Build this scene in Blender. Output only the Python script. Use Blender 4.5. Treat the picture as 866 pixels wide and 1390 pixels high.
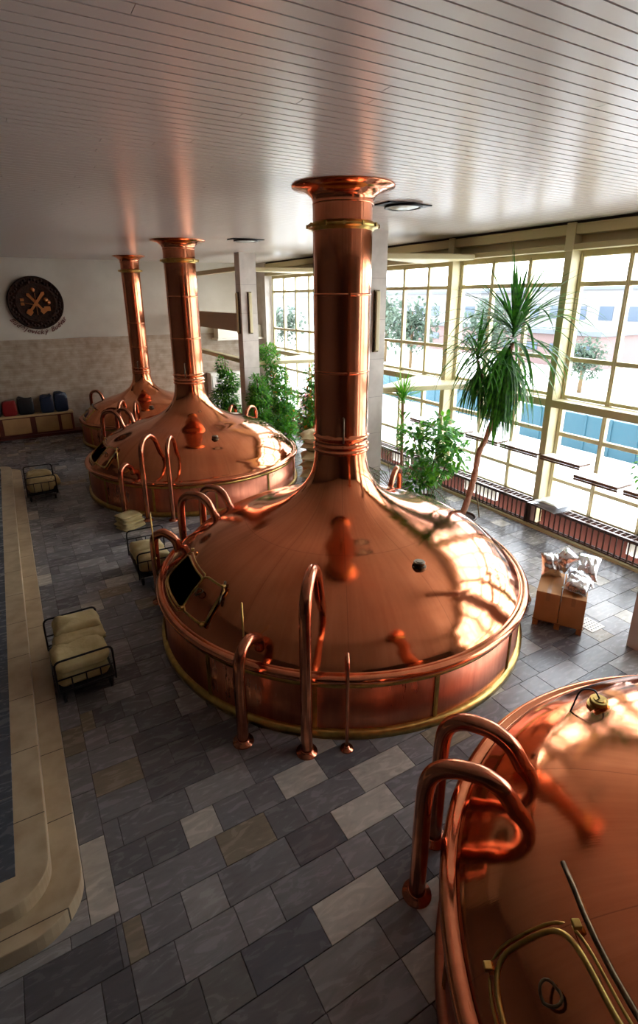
import bpy, bmesh, math, random
from mathutils import Vector, Matrix, noise
for o in list(bpy.data.objects): bpy.data.objects.remove(o)
SC = bpy.context.scene
COL = SC.collection
PI = math.pi
def lin(c):
    c /= 255.0
    return c/12.92 if c <= .04045 else ((c+.055)/1.055)**2.4
def rgb(r, g, b): return (lin(r), lin(g), lin(b), 1)

# ------------------------------------------------------------------ camera
cam_d = bpy.data.cameras.new('camera'); cam = bpy.data.objects.new('camera', cam_d); COL.objects.link(cam)
YAW, PITCH, ROLL, FPX = 0.52109, 0.32839, -0.00527, 723.69
f = Vector((math.sin(YAW)*math.cos(PITCH), math.cos(YAW)*math.cos(PITCH), -math.sin(PITCH)))
r0 = Vector((math.cos(YAW), -math.sin(YAW), 0)); u0 = r0.cross(f)
r = r0*math.cos(ROLL)+u0*math.sin(ROLL); u = u0*math.cos(ROLL)-r0*math.sin(ROLL)
cam.matrix_world = Matrix(((r.x, u.x, -f.x, 0), (r.y, u.y, -f.y, 0), (r.z, u.z, -f.z, 5.0), (0, 0, 0, 1)))
cam_d.sensor_fit = 'VERTICAL'; cam_d.sensor_height = 36; cam_d.lens = 36*FPX/1390
cam_d.shift_y = -45/1390; cam_d.clip_end = 2000; cam_d.clip_start = .05
SC.camera = cam

# ------------------------------------------------------------------ sky, exposure
SKY = 9.0
w = bpy.data.worlds.new('sky'); SC.world = w; w.use_nodes = True
nt = w.node_tree; nt.nodes.clear()
out = nt.nodes.new('ShaderNodeOutputWorld'); bg = nt.nodes.new('ShaderNodeBackground')
tc = nt.nodes.new('ShaderNodeTexCoord'); sx = nt.nodes.new('ShaderNodeSeparateXYZ'); cr = nt.nodes.new('ShaderNodeValToRGB')
nt.links.new(tc.outputs['Generated'], sx.inputs[0]); nt.links.new(sx.outputs['Z'], cr.inputs[0])
cr.color_ramp.elements[0].position = 0.0; cr.color_ramp.elements[0].color = (1, .98, .97, 1)
cr.color_ramp.elements[1].position = .8; cr.color_ramp.elements[1].color = (.78, .86, 1.0, 1)
nt.links.new(cr.outputs[0], bg.inputs[0]); bg.inputs[1].default_value = SKY
nt.links.new(bg.outputs[0], out.inputs[0])
SC.view_settings.view_transform = 'Standard'; SC.view_settings.look = 'None'
SC.view_settings.gamma = 1; SC.view_settings.exposure = 0.32; SC.view_settings.use_curve_mapping = False
try: SC.cycles.max_bounces = 10; SC.cycles.transparent_max_bounces = 12; SC.cycles.diffuse_bounces = 5; SC.cycles.glossy_bounces = 5
except Exception: pass

# ------------------------------------------------------------------ materials
MATS = {}
def nodes(m): return m.node_tree.nodes, m.node_tree.links
def mat(name, col, rough=.5, metal=0., spec=.5, vary=None, scale=4., bump=0., bscale=20., stretch=(1,1,1), emit=None, trans=0.):
    """principled with an optional noise-mixed second colour and noise bump"""
    m = bpy.data.materials.new(name); m.use_nodes = True; n, l = nodes(m); b = n['Principled BSDF']
    b.inputs['Base Color'].default_value = col; b.inputs['Roughness'].default_value = rough
    b.inputs['Metallic'].default_value = metal; b.inputs['Specular IOR Level'].default_value = spec
    tcn = n.new('ShaderNodeTexCoord'); mp = n.new('ShaderNodeMapping'); mp.inputs['Scale'].default_value = stretch
    l.new(tcn.outputs['Object'], mp.inputs[0])
    if vary:
        no = n.new('ShaderNodeTexNoise'); no.inputs['Scale'].default_value = scale; no.inputs['Detail'].default_value = 6
        l.new(mp.outputs[0], no.inputs['Vector'])
        rp = n.new('ShaderNodeValToRGB'); rp.color_ramp.elements[0].position = .32; rp.color_ramp.elements[1].position = .68
        rp.color_ramp.elements[0].color = col; rp.color_ramp.elements[1].color = vary
        l.new(no.outputs['Fac'], rp.inputs[0]); l.new(rp.outputs[0], b.inputs['Base Color'])
    if bump:
        nb = n.new('ShaderNodeTexNoise'); nb.inputs['Scale'].default_value = bscale; nb.inputs['Detail'].default_value = 4
        l.new(mp.outputs[0], nb.inputs['Vector'])
        bp = n.new('ShaderNodeBump'); bp.inputs['Strength'].default_value = bump; bp.inputs['Distance'].default_value = .02
        l.new(nb.outputs['Fac'], bp.inputs['Height']); l.new(bp.outputs[0], b.inputs['Normal'])
    if emit: b.inputs['Emission Color'].default_value = emit[0]; b.inputs['Emission Strength'].default_value = emit[1]
    MATS[name] = m
    return m

def copper_mat(name, c1, c2, r1, r2, seams=False):
    """brushed copper: streaks run from the neck down the dome, darker tarnish in patches"""
    m = bpy.data.materials.new(name); m.use_nodes = True; n, l = nodes(m); b = n['Principled BSDF']
    b.inputs['Metallic'].default_value = 1
    tcn = n.new('ShaderNodeTexCoord'); sep = n.new('ShaderNodeSeparateXYZ'); l.new(tcn.outputs['Object'], sep.inputs[0])
    at = n.new('ShaderNodeMath'); at.operation = 'ARCTAN2'; l.new(sep.outputs[1], at.inputs[0]); l.new(sep.outputs[0], at.inputs[1])
    cs = n.new('ShaderNodeMath'); cs.operation = 'COSINE'; l.new(at.outputs[0], cs.inputs[0])
    sn = n.new('ShaderNodeMath'); sn.operation = 'SINE'; l.new(at.outputs[0], sn.inputs[0])
    zz = n.new('ShaderNodeMath'); zz.operation = 'MULTIPLY'; zz.inputs[1].default_value = .05; l.new(sep.outputs[2], zz.inputs[0])
    cb = n.new('ShaderNodeCombineXYZ'); l.new(cs.outputs[0], cb.inputs[0]); l.new(sn.outputs[0], cb.inputs[1]); l.new(zz.outputs[0], cb.inputs[2])
    st = n.new('ShaderNodeTexNoise'); st.inputs['Scale'].default_value = 22; st.inputs['Detail'].default_value = 8; st.inputs['Roughness'].default_value = .7
    l.new(cb.outputs[0], st.inputs['Vector'])
    bl = n.new('ShaderNodeTexNoise'); bl.inputs['Scale'].default_value = 1.3; bl.inputs['Detail'].default_value = 5
    l.new(tcn.outputs['Object'], bl.inputs['Vector'])
    mx = n.new('ShaderNodeMath'); mx.operation = 'ADD'; l.new(st.outputs['Fac'], mx.inputs[0]); l.new(bl.outputs['Fac'], mx.inputs[1])
    rp = n.new('ShaderNodeMapRange'); rp.inputs[1].default_value = .75; rp.inputs[2].default_value = 1.25; l.new(mx.outputs[0], rp.inputs[0])
    mc = n.new('ShaderNodeMix'); mc.data_type = 'RGBA'; mc.inputs[6].default_value = c1; mc.inputs[7].default_value = c2
    l.new(rp.outputs[0], mc.inputs[0]); l.new(mc.outputs[2], b.inputs['Base Color'])
    rr = n.new('ShaderNodeMapRange'); rr.inputs[3].default_value = r1; rr.inputs[4].default_value = r2; l.new(rp.outputs[0], rr.inputs[0]); l.new(rr.outputs[0], b.inputs['Roughness'])
    if seams:
        dv = n.new('ShaderNodeMath'); dv.operation = 'PINGPONG'; dv.inputs[1].default_value = PI/12; l.new(at.outputs[0], dv.inputs[0])
        rl = n.new('ShaderNodeVectorMath'); rl.operation = 'LENGTH'; fl = n.new('ShaderNodeVectorMath'); fl.operation = 'MULTIPLY'; fl.inputs[1].default_value = (1, 1, 0)
        l.new(tcn.outputs['Object'], fl.inputs[0]); l.new(fl.outputs[0], rl.inputs[0])
        ml = n.new('ShaderNodeMath'); ml.operation = 'MULTIPLY'; l.new(dv.outputs[0], ml.inputs[0]); l.new(rl.outputs['Value'], ml.inputs[1])
        l1 = n.new('ShaderNodeMath'); l1.operation = 'LESS_THAN'; l1.inputs[1].default_value = .0035; l.new(ml.outputs[0], l1.inputs[0])
        sb = n.new('ShaderNodeMath'); sb.operation = 'SUBTRACT'; sb.inputs[1].default_value = 1.52; l.new(rl.outputs['Value'], sb.inputs[0])
        ab = n.new('ShaderNodeMath'); ab.operation = 'ABSOLUTE'; l.new(sb.outputs[0], ab.inputs[0])
        l2 = n.new('ShaderNodeMath'); l2.operation = 'LESS_THAN'; l2.inputs[1].default_value = .004; l.new(ab.outputs[0], l2.inputs[0])
        mm_ = n.new('ShaderNodeMath'); mm_.operation = 'MAXIMUM'; l.new(l1.outputs[0], mm_.inputs[0]); l.new(l2.outputs[0], mm_.inputs[1])
        ms_ = n.new('ShaderNodeMath'); ms_.operation = 'MULTIPLY'; ms_.inputs[1].default_value = .38; l.new(mm_.outputs[0], ms_.inputs[0])
        mk = n.new('ShaderNodeMix'); mk.data_type = 'RGBA'; l.new(ms_.outputs[0], mk.inputs[0]); l.new(mc.outputs[2], mk.inputs[6]); mk.inputs[7].default_value = (.12, .045, .03, 1); l.new(mk.outputs[2], b.inputs['Base Color'])
    # gentle dents of hand-beaten sheet plus fine streak relief
    b1 = n.new('ShaderNodeBump'); b1.inputs['Strength'].default_value = .03; b1.inputs['Distance'].default_value = .02; l.new(st.outputs['Fac'], b1.inputs['Height'])
    n2 = n.new('ShaderNodeTexNoise'); n2.inputs['Scale'].default_value = 2.6; n2.inputs['Detail'].default_value = 2; l.new(tcn.outputs['Object'], n2.inputs['Vector'])
    b2 = n.new('ShaderNodeBump'); b2.inputs['Strength'].default_value = .12; b2.inputs['Distance'].default_value = .03
    l.new(n2.outputs['Fac'], b2.inputs['Height']); l.new(b1.outputs[0], b2.inputs['Normal']); l.new(b2.outputs[0], b.inputs['Normal'])
    MATS[name] = m; return m

def marble_mat(name, veins, dark, rough):
    """polished stone slabs; each slab's own tone comes from the face attribute 'tone'"""
    m = bpy.data.materials.new(name); m.use_nodes = True; n, l = nodes(m); b = n['Principled BSDF']
    b.inputs['Roughness'].default_value = rough; b.inputs['Specular IOR Level'].default_value = .45
    at = n.new('ShaderNodeAttribute'); at.attribute_name = 'tone'
    tcn = n.new('ShaderNodeTexCoord')
    off = n.new('ShaderNodeVectorMath'); off.operation = 'MULTIPLY_ADD'; off.inputs[1].default_value = (37, 61, 17)
    l.new(at.outputs['Color'], off.inputs[0]); l.new(tcn.outputs['Object'], off.inputs[2])
    no = n.new('ShaderNodeTexNoise'); no.inputs['Scale'].default_value = 3.2; no.inputs['Detail'].default_value = 9; no.inputs['Distortion'].default_value = 1.6
    mp = n.new('ShaderNodeMapping'); mp.inputs['Rotation'].default_value = (0, 0, .6); mp.inputs['Scale'].default_value = (1, 3.2, 1)
    l.new(off.outputs[0], mp.inputs[0]); l.new(mp.outputs[0], no.inputs['Vector'])
    rp = n.new('ShaderNodeValToRGB'); rp.color_ramp.elements[0].position = .3; rp.color_ramp.elements[1].position = .72
    rp.color_ramp.elements[0].color = (dark, dark, dark, 1); rp.color_ramp.elements[1].color = (veins, veins, veins, 1)
    l.new(no.outputs['Fac'], rp.inputs[0])
    mx = n.new('ShaderNodeMix'); mx.data_type = 'RGBA'; mx.blend_type = 'MULTIPLY'; mx.inputs[0].default_value = 1
    l.new(at.outputs['Color'], mx.inputs[6]); l.new(rp.outputs[0], mx.inputs[7]); l.new(mx.outputs[2], b.inputs['Base Color'])
    rn = n.new('ShaderNodeMapRange'); rn.inputs[3].default_value = rough-.08; rn.inputs[4].default_value = rough+.12
    l.new(no.outputs['Fac'], rn.inputs[0]); l.new(rn.outputs[0], b.inputs['Roughness'])
    MATS[name] = m; return m

def leaf_mat(name, c1, c2, rough=.38):
    m = bpy.data.materials.new(name); m.use_nodes = True; n, l = nodes(m); b = n['Principled BSDF']
    g = n.new('ShaderNodeTexNoise'); g.inputs['Scale'].default_value = 9; tcn = n.new('ShaderNodeTexCoord'); l.new(tcn.outputs['Object'], g.inputs['Vector'])
    rp = n.new('ShaderNodeValToRGB'); rp.color_ramp.elements[0].position = .35; rp.color_ramp.elements[1].position = .68
    rp.color_ramp.elements[0].color = c1; rp.color_ramp.elements[1].color = c2
    l.new(g.outputs['Fac'], rp.inputs[0]); l.new(rp.outputs[0], b.inputs['Base Color']); b.inputs['Roughness'].default_value = rough
    tr = n.new('ShaderNodeBsdfTranslucent'); l.new(rp.outputs[0], tr.inputs[0]); ms = n.new('ShaderNodeMixShader'); ms.inputs[0].default_value = .35
    l.new(b.outputs[0], ms.inputs[1]); l.new(tr.outputs[0], ms.inputs[2]); l.new(ms.outputs[0], n['Material Output'].inputs[0])
    MATS[name] = m; return m

copper = copper_mat('copper_dome', (.80, .290, .140, 1), (.62, .20, .09, 1), .05, .15, True)
copper_ch = copper_mat('copper_chimney', (.80, .295, .150, 1), (.60, .195, .10, 1), .09, .19)
copper_sk = copper_mat('copper_skirt', (.62, .235, .14, 1), (.42, .145, .09, 1), .26, .42)
copper_pipe = mat('copper_pipe', (.68, .265, .15, 1), .19, 1, vary=(.46, .165, .095, 1), scale=6, bump=.05, bscale=10)
brass = mat('brass', (.66, .46, .14, 1), .28, 1, vary=(.42, .29, .09, 1), scale=9)
bronze = mat('dark_bronze', (.16, .12, .07, 1), .35, 1, vary=(.07, .05, .035, 1), scale=20)
black_iron = mat('black_iron', (.012, .012, .014, 1), .4, .3)
inner_dark = mat('vessel_inside', (.05, .035, .028, 1), .6, .5)
marble = marble_mat('floor_marble', 1.12, .78, .24)
def cream_marble_mat():
    m = mat('cream_marble', rgb(196, 178, 146), .32, vary=rgb(168, 146, 114), scale=3.2, bump=.0)
    n, l = nodes(m); b = n['Principled BSDF']
    src = b.inputs['Base Color'].links[0].from_socket
    tcn = n.new('ShaderNodeTexCoord'); sp = n.new('ShaderNodeSeparateXYZ'); l.new(tcn.outputs['Object'], sp.inputs[0])
    md = n.new('ShaderNodeMath'); md.operation = 'MODULO'; md.inputs[1].default_value = .93; l.new(sp.outputs[1], md.inputs[0])
    lt = n.new('ShaderNodeMath'); lt.operation = 'LESS_THAN'; lt.inputs[1].default_value = .010; l.new(md.outputs[0], lt.inputs[0])
    mx = n.new('ShaderNodeMix'); mx.data_type = 'RGBA'; l.new(lt.outputs[0], mx.inputs[0]); l.new(src, mx.inputs[6]); mx.inputs[7].default_value = rgb(70, 56, 40)
    l.new(mx.outputs[2], b.inputs['Base Color']); return m
cream_marble = cream_marble_mat()
grout = mat('grout', rgb(58, 52, 46), .9)
def ceil_mat():
    m = mat('ceiling_plank', rgb(206, 196, 187), .3, 0, .6)
    n, l = nodes(m); b = n['Principled BSDF']
    tcn = n.new('ShaderNodeTexCoord'); no = n.new('ShaderNodeTexNoise'); no.inputs['Scale'].default_value = 1.5; no.inputs['Detail'].default_value = 3
    l.new(tcn.outputs['Object'], no.inputs['Vector'])
    mr = n.new('ShaderNodeMapRange'); mr.inputs[3].default_value = .27; mr.inputs[4].default_value = .27; l.new(no.outputs['Fac'], mr.inputs[0]); l.new(mr.outputs[0], b.inputs['Roughness'])
    return m
ceil_m = ceil_mat()
ceil_gap = mat('ceiling_gap', rgb(52, 40, 32), .9)
plaster = mat('white_plaster', rgb(200, 192, 178), .8, vary=rgb(190, 181, 166), scale=1.5)
gallery_m = mat('unseen_dark_wall', rgb(66, 50, 38), .6, vary=rgb(56, 42, 32), scale=2)  # unseen left and front walls, dark brown added to cut and warm the bounce light
def stone_wall_mat():
    m = bpy.data.materials.new('stone_wall'); m.use_nodes = True; n, l = nodes(m); b = n['Principled BSDF']; b.inputs['Roughness'].default_value = .35
    tcn = n.new('ShaderNodeTexCoord'); mp = n.new('ShaderNodeMapping'); mp.inputs['Rotation'].default_value = (PI/2, 0, 0); l.new(tcn.outputs['Object'], mp.inputs[0])
    br = n.new('ShaderNodeTexBrick'); l.new(mp.outputs[0], br.inputs['Vector']); br.inputs['Scale'].default_value = 1
    br.inputs['Brick Width'].default_value = .8; br.inputs['Row Height'].default_value = .085; br.inputs['Mortar Size'].default_value = .003
    br.inputs['Color1'].default_value = rgb(176, 160, 142); br.inputs['Color2'].default_value = rgb(164, 147, 128); br.inputs['Mortar'].default_value = rgb(144, 128, 110)
    no = n.new('ShaderNodeTexNoise'); no.inputs['Scale'].default_value = 4; no.inputs['Detail'].default_value = 8; l.new(tcn.outputs['Object'], no.inputs['Vector'])
    rp = n.new('ShaderNodeValToRGB'); rp.color_ramp.elements[0].position = .3; rp.color_ramp.elements[1].position = .6
    rp.color_ramp.elements[0].color = (.72, .66, .6, 1); rp.color_ramp.elements[1].color = (1, 1, 1, 1); l.new(no.outputs['Fac'], rp.inputs[0])
    mx = n.new('ShaderNodeMix'); mx.data_type = 'RGBA'; mx.blend_type = 'MULTIPLY'; mx.inputs[0].default_value = 1
    l.new(br.outputs['Color'], mx.inputs[6]); l.new(rp.outputs[0], mx.inputs[7]); l.new(mx.outputs[2], b.inputs['Base Color']); return m
stone_wall = stone_wall_mat()
col_stone = mat('column_stone', rgb(205, 198, 190), .45, vary=rgb(186, 178, 170), scale=3, bump=0)
frame_m = mat('cream_painted_steel', rgb(206, 196, 156), .45, vary=rgb(196, 184, 142), scale=2)
fascia_m = mat('fascia_paint', rgb(190, 176, 132), .5)
brown_panel = mat('brown_panel', rgb(150, 118, 78), .5)
grille_m = mat('grille_brown', rgb(70, 48, 40), .4, .2)
rail_m = mat('grille_rail', rgb(82, 66, 62), .3, .3)
under_m = mat('brown_backing', rgb(58, 26, 18), .8, 0, .08)
white_p = mat('white_enamel', rgb(225, 222, 210), .35)
lamp_lens = mat('frosted_lens', rgb(190, 205, 200), .2)
lam_white = mat('white_laminate', rgb(232, 234, 238), .25)
lam_edge = mat('brown_edge', rgb(110, 80, 62), .5)
cardboard = mat('cardboard', rgb(186, 134, 84), .8, vary=rgb(172, 120, 72), scale=3)
tape_m = mat('packing_tape', rgb(160, 112, 66), .3)
pallet_wood = mat('pallet_wood', rgb(176, 118, 70), .8, vary=rgb(140, 90, 52), scale=12)
foil = mat('silver_foil', (.82, .83, .86, 1), .25, 1, bump=.35, bscale=9)
foil_w = mat('white_foil', (.80, .82, .85, 1), .35, .6, bump=.8, bscale=9)
canvas = mat('canvas_sack', rgb(206, 190, 140), .85, vary=rgb(188, 168, 116), scale=5, bump=.8, bscale=7)
canvas2 = mat('tan_sack', rgb(196, 178, 134), .85, vary=rgb(178, 158, 112), scale=5, bump=.3, bscale=8)
dark_wood = mat('carved_dark_wood', rgb(58, 36, 26), .75, spec=.2, vary=rgb(30, 19, 15), scale=14, bump=.9, bscale=26)
relief_copper = mat('relief_copper', (.50, .20, .07, 1), .35, .8)
script_red = mat('dark_red_lettering', rgb(96, 34, 26), .5)
bench_top = mat('bench_beige', rgb(196, 164, 118), .6); bench_panel = mat('bench_panel', rgb(190, 150, 98), .6, vary=rgb(170, 128, 82), scale=2)
bench_frame = mat('bench_dark_red_frame', rgb(98, 40, 26), .5)
bag_navy = mat('navy_plastic', rgb(30, 40, 60), .3, bump=.8, bscale=9); bag_black = mat('black_plastic', rgb(20, 22, 26), .35, bump=.7, bscale=9)
bag_red = mat('red_bag', rgb(140, 20, 22), .5)
bark = mat('pale_bark', rgb(186, 140, 116), .8, vary=rgb(150, 104, 80), scale=14, bump=.5, bscale=30)
twig = mat('brown_twig', rgb(104, 84, 56), .8)
pot_brown = mat('brown_pot', rgb(70, 44, 34), .5); pot_cream = mat('cream_pot', rgb(200, 190, 160), .5); soil = mat('soil', rgb(50, 38, 30), .9, bump=.8, bscale=40)
leaf_dark = leaf_mat('leaf_dark', rgb(24, 72, 26), rgb(74, 140, 38))
leaf_bright = leaf_mat('leaf_bright', rgb(60, 144, 30), rgb(130, 196, 52))
leaf_mid = leaf_mat('leaf_mid', rgb(50, 120, 44), rgb(124, 184, 92))
leaf_pale = leaf_mat('leaf_pale', (.06, .095, .065, 1), (.10, .14, .10, 1), .7)
petal = mat('pink_petal', rgb(180, 50, 80), .6); orange_leaf = leaf_mat('leaf_orange', rgb(200, 110, 40), rgb(220, 150, 60))
ground_m = mat('outside_concrete', rgb(225, 222, 216), .8, vary=rgb(212, 208, 202), scale=.4)
blue_m = mat('blue_panels', (.022, .085, .12, 1), .6); bldg_w = mat('white_render', (.17, .17, .175, 1), .8); bldg_g = mat('grey_render', (.10, .115, .13, 1), .8)
bldg_p = mat('pink_render', (.15, .10, .095, 1), .8); win_dk = mat('far_window', (.05, .075, .11, 1), .3); hill_m = mat('far_hill', (.075, .10, .115, 1), .9, vary=(.06, .085, .09, 1), scale=.02)
sign_blue = mat('sign_blue', (.03, .08, .17, 1), .5)
steel = mat('steel', (.55, .55, .56, 1), .3, 1)
def glass_mat():
    m = bpy.data.materials.new('window_glass'); m.use_nodes = True; n, l = nodes(m); n.remove(n['Principled BSDF'])
    t = n.new('ShaderNodeBsdfTransparent'); t.inputs[0].default_value = (.96, .98, .97, 1); g = n.new('ShaderNodeBsdfGlossy'); g.inputs['Roughness'].default_value = .03
    fr = n.new('ShaderNodeFresnel'); fr.inputs[0].default_value = 1.35; ms = n.new('ShaderNodeMixShader')
    l.new(fr.outputs[0], ms.inputs[0]); l.new(t.outputs[0], ms.inputs[1]); l.new(g.outputs[0], ms.inputs[2]); l.new(ms.outputs[0], n['Material Output'].inputs[0]); return m
glass = glass_mat()

# ------------------------------------------------------------------ mesh helpers
class MB:
    """collects geometry; build() links it as one mesh object"""
    def __init__(s): s.v = []; s.f = []; s.mi = []; s.sm = []
    def add(s, vs, fs, mi=0, smooth=False):
        b = len(s.v); s.v += [tuple(v) for v in vs]; s.f += [tuple(i+b for i in f) for f in fs]; s.mi += [mi]*len(fs); s.sm += [smooth]*len(fs); return s
    def box(s, x0, x1, y0, y1, z0, z1, mi=0):
        vs = [(x, y, z) for x in (x0, x1) for y in (y0, y1) for z in (z0, z1)]
        return s.add(vs, [(0,1,3,2), (4,6,7,5), (0,4,5,1), (2,3,7,6), (0,2,6,4), (1,5,7,3)], mi)
    def obox(s, c, dx, dy, dz, rz=0, mi=0, rx=0):
        M = Matrix.Translation(c) @ Matrix.Rotation(rz, 4, 'Z') @ Matrix.Rotation(rx, 4, 'X')
        vs = [M @ Vector((x*dx/2, y*dy/2, z*dz/2)) for x in (-1, 1) for y in (-1, 1) for z in (-1, 1)]
        return s.add(vs, [(0,1,3,2), (4,6,7,5), (0,4,5,1), (2,3,7,6), (0,2,6,4), (1,5,7,3)], mi)
    def lathe(s, prof, n=96, c=(0, 0, 0), mi=0, a0=0, a1=2*PI, smooth=True, radf=None):
        full = abs(a1-a0-2*PI) < 1e-6; m = n if full else n+1
        vs = []
        for (rr, z) in prof:
            for i in range(m):
                a = a0+(a1-a0)*i/n; q = rr*(radf(a, z) if radf else 1)
                vs.append((c[0]+q*math.cos(a), c[1]+q*math.sin(a), c[2]+z))
        fs = []
        for j in range(len(prof)-1):
            for i in range(n):
                i2 = (i+1) % m
                fs.append((j*m+i, j*m+i2, (j+1)*m+i2, (j+1)*m+i))
        return s.add(vs, fs, mi, smooth)
    def tube(s, pts, rad, n=14, mi=0, caps=True, closed=False):
        pts = [Vector(p) for p in pts]; N = len(pts)
        rads = rad if isinstance(rad, (list, tuple)) else [rad]*N
        up = Vector((0, 0, 1)); vs = []; prev = None
        for i, p in enumerate(pts):
            if closed: t = pts[(i+1) % N]-pts[i-1]
            else: t = (pts[min(i+1, N-1)]-pts[max(i-1, 0)])
            t.normalize()
            if prev is None:
                a = t.orthogonal().normalized() if abs(t.dot(up)) > .9 else t.cross(up).normalized()
            else:
                a = prev-t*prev.dot(t); a.normalize()
            prev = a; b = t.cross(a)
            for k in range(n):
                q = 2*PI*k/n; vs.append(p+(a*math.cos(q)+b*math.sin(q))*rads[i])
        fs = []
        for i in range(N if closed else N-1):
            for k in range(n):
                fs.append((i*n+k, i*n+(k+1) % n, ((i+1) % N)*n+(k+1) % n, ((i+1) % N)*n+k))
        if caps and not closed: fs += [tuple(range(n-1, -1, -1)), tuple((N-1)*n+k for k in range(n))]
        return s.add(vs, fs, mi, True)
    def build(s, name, mats, parent=None, loc=(0, 0, 0), rz=0):
        me = bpy.data.meshes.new(name); me.from_pydata(s.v, [], s.f)
        for m in (mats if isinstance(mats, (list, tuple)) else [mats]): me.materials.append(m)
        me.polygons.foreach_set('material_index', s.mi); me.polygons.foreach_set('use_smooth', s.sm); me.update()
        bm = bmesh.new(); bm.from_mesh(me); bmesh.ops.recalc_face_normals(bm, faces=bm.faces); bm.to_mesh(me); bm.free()
        o = bpy.data.objects.new(name, me); COL.objects.link(o); o.location = loc; o.rotation_euler = (0, 0, rz)
        if parent: o.parent = parent
        return o
def tag(o, label=None, cat=None, group=None, kind=None):
    if label: o['label'] = label
    if cat: o['category'] = cat
    if group: o['group'] = group
    if kind: o['kind'] = kind
    return o
def thing(name, label, cat, loc=(0, 0, 0), rz=0, group=None):
    o = bpy.data.objects.new(name, None); o.empty_display_size = .1; COL.objects.link(o); o.location = loc; o.rotation_euler = (0, 0, rz)
    return tag(o, label, cat, group)
def copy_tree(o, parent=None):
    c = o.copy(); COL.objects.link(c); c.parent = parent
    for ch in [k for k in bpy.data.objects if k.parent == o]: copy_tree(ch, c)
    return c
def bez(pts, k=8):
    """Catmull-Rom through the points"""
    P = [Vector(p) for p in pts]; P = [P[0]*2-P[1]]+P+[P[-1]*2-P[-2]]; o = []
    for i in range(1, len(P)-2):
        for j in range(k):
            t = j/k; a, b, c, d = P[i-1], P[i], P[i+1], P[i+2]
            o.append(.5*((2*b)+(c-a)*t+(2*a-5*b+4*c-d)*t*t+(3*b-a-3*c+d)*t*t*t))
    o.append(P[-2]); return o
def bevel(o, wd=.01, seg=2):
    m = o.modifiers.new('bevel', 'BEVEL'); m.width = wd; m.segments = seg; m.limit_method = 'ANGLE'; return o

HC = 6.388            # ceiling
YW = 23.06            # end wall
XG = 10.40            # glass line
rnd = random.Random(7)
TONES = [(rgb(106, 104, 106), 6), (rgb(122, 120, 122), 9), (rgb(136, 133, 134), 8), (rgb(150, 147, 145), 4), (rgb(182, 175, 164), 2), (rgb(140, 128, 110), 1), (rgb(94, 92, 95), 2)]
def tone(rn, bag=[c for c, k in TONES for _ in range(k)]):
    c = rn.choice(bag); q = rn.uniform(.9, 1.1); return (c[0]*q, c[1]*q, c[2]*q, 1)
def tile_mesh(name, tiles, z, parent=None):
    """tiles: (x0, x1, y0, y1, colour): slabs with open joints over a grout bed"""
    mb = MB(); cols = []
    for (x0, x1, y0, y1, c) in tiles:
        g = .003; e = .0025
        x0 += g; x1 -= g; y0 += g; y1 -= g
        if x1-x0 < .02 or y1-y0 < .02: continue
        vs = [(x0, y0, z-.02), (x1, y0, z-.02), (x1, y1, z-.02), (x0, y1, z-.02), (x0, y0, z-e), (x1, y0, z-e), (x1, y1, z-e), (x0, y1, z-e), (x0+e, y0+e, z), (x1-e, y0+e, z), (x1-e, y1-e, z), (x0+e, y1-e, z)]
        mb.add(vs, [(8,9,10,11), (4,5,9,8), (5,6,10,9), (6,7,11,10), (7,4,8,11), (0,1,5,4), (1,2,6,5), (2,3,7,6), (3,0,4,7)]); cols += [c]*9
    xs = [v[0] for v in mb.v]; ys = [v[1] for v in mb.v]
    nf = len(mb.f)
    mb.add([(min(xs), min(ys), z-.008), (max(xs), min(ys), z-.008), (max(xs), max(ys), z-.008), (min(xs), max(ys), z-.008)], [(0,1,2,3)], 1)
    cols.append((.05, .04, .035, 1))
    me = bpy.data.meshes.new(name); me.from_pydata(mb.v, [], mb.f); me.materials.append(marble); me.materials.append(grout)
    me.polygons.foreach_set('material_index', mb.mi)
    at = me.attributes.new('tone', 'FLOAT_COLOR', 'FACE')
    for i, c in enumerate(cols): at.data[i].color = c
    o = bpy.data.objects.new(name, me); COL.objects.link(o)
    return o

# ------------------------------------------------------------------ the room
tiles = []
y = -5.0-.0
ROW = .345; row0 = 2.11-21*ROW
def keep(x0, x1, y0, y1): return True
ry = row0; k = 0
while ry < YW:
    x = .06; first = True
    if abs(ry-2.455) < .02:      # the row with the big pale slab in the foreground
        for (a, b, c) in ((.06, .5, rgb(100, 98, 98)), (.5, .85, rgb(116, 114, 112)), (.85, 1.51, rgb(98, 98, 104)), (1.51, 2.2, rgb(198, 190, 178)), (2.2, 2.6, rgb(92, 92, 98)), (2.6, 3.2, rgb(120, 120, 124))): tiles.append((a, b, ry, ry+ROW, c))
        x = 3.2
    while x < 9.74:
        wd = rnd.choice([.345, .345, .345, .52, .69, .69]); 
        if first: wd = rnd.choice([.15, .25, .345, .5]); first = False
        x2 = min(x+wd, 9.74); c = tone(rnd)
        tiles.append((x, x2, ry, min(ry+ROW, YW), c)); x = x2
    ry += ROW; k += 1
yy = 3.6
while yy < 19:                                   # border strip of longer slabs beside the platform step
    ln = rnd.choice([.45, .6, .8]); tiles.append((-.17, .06, yy, yy+ln, tone(rnd))); yy += ln
for (a, b) in ((-5.2, 3.6),):                    # floor round the near and far end of the platform
    ry = row0
    while ry < 3.6:
        x = -5
        while x < .06:
            x2 = min(x+rnd.choice([.345, .52, .69]), .06); tiles.append((x, x2, ry, min(ry+ROW, 3.6), tone(rnd))); x = x2
        ry += ROW
for a_ in (3.6, 3.85): tiles += [(-.60, -.17, a_, a_+.25, tone(rnd)), (-1.2, -.60, a_, a_+.25, tone(rnd))]
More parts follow.
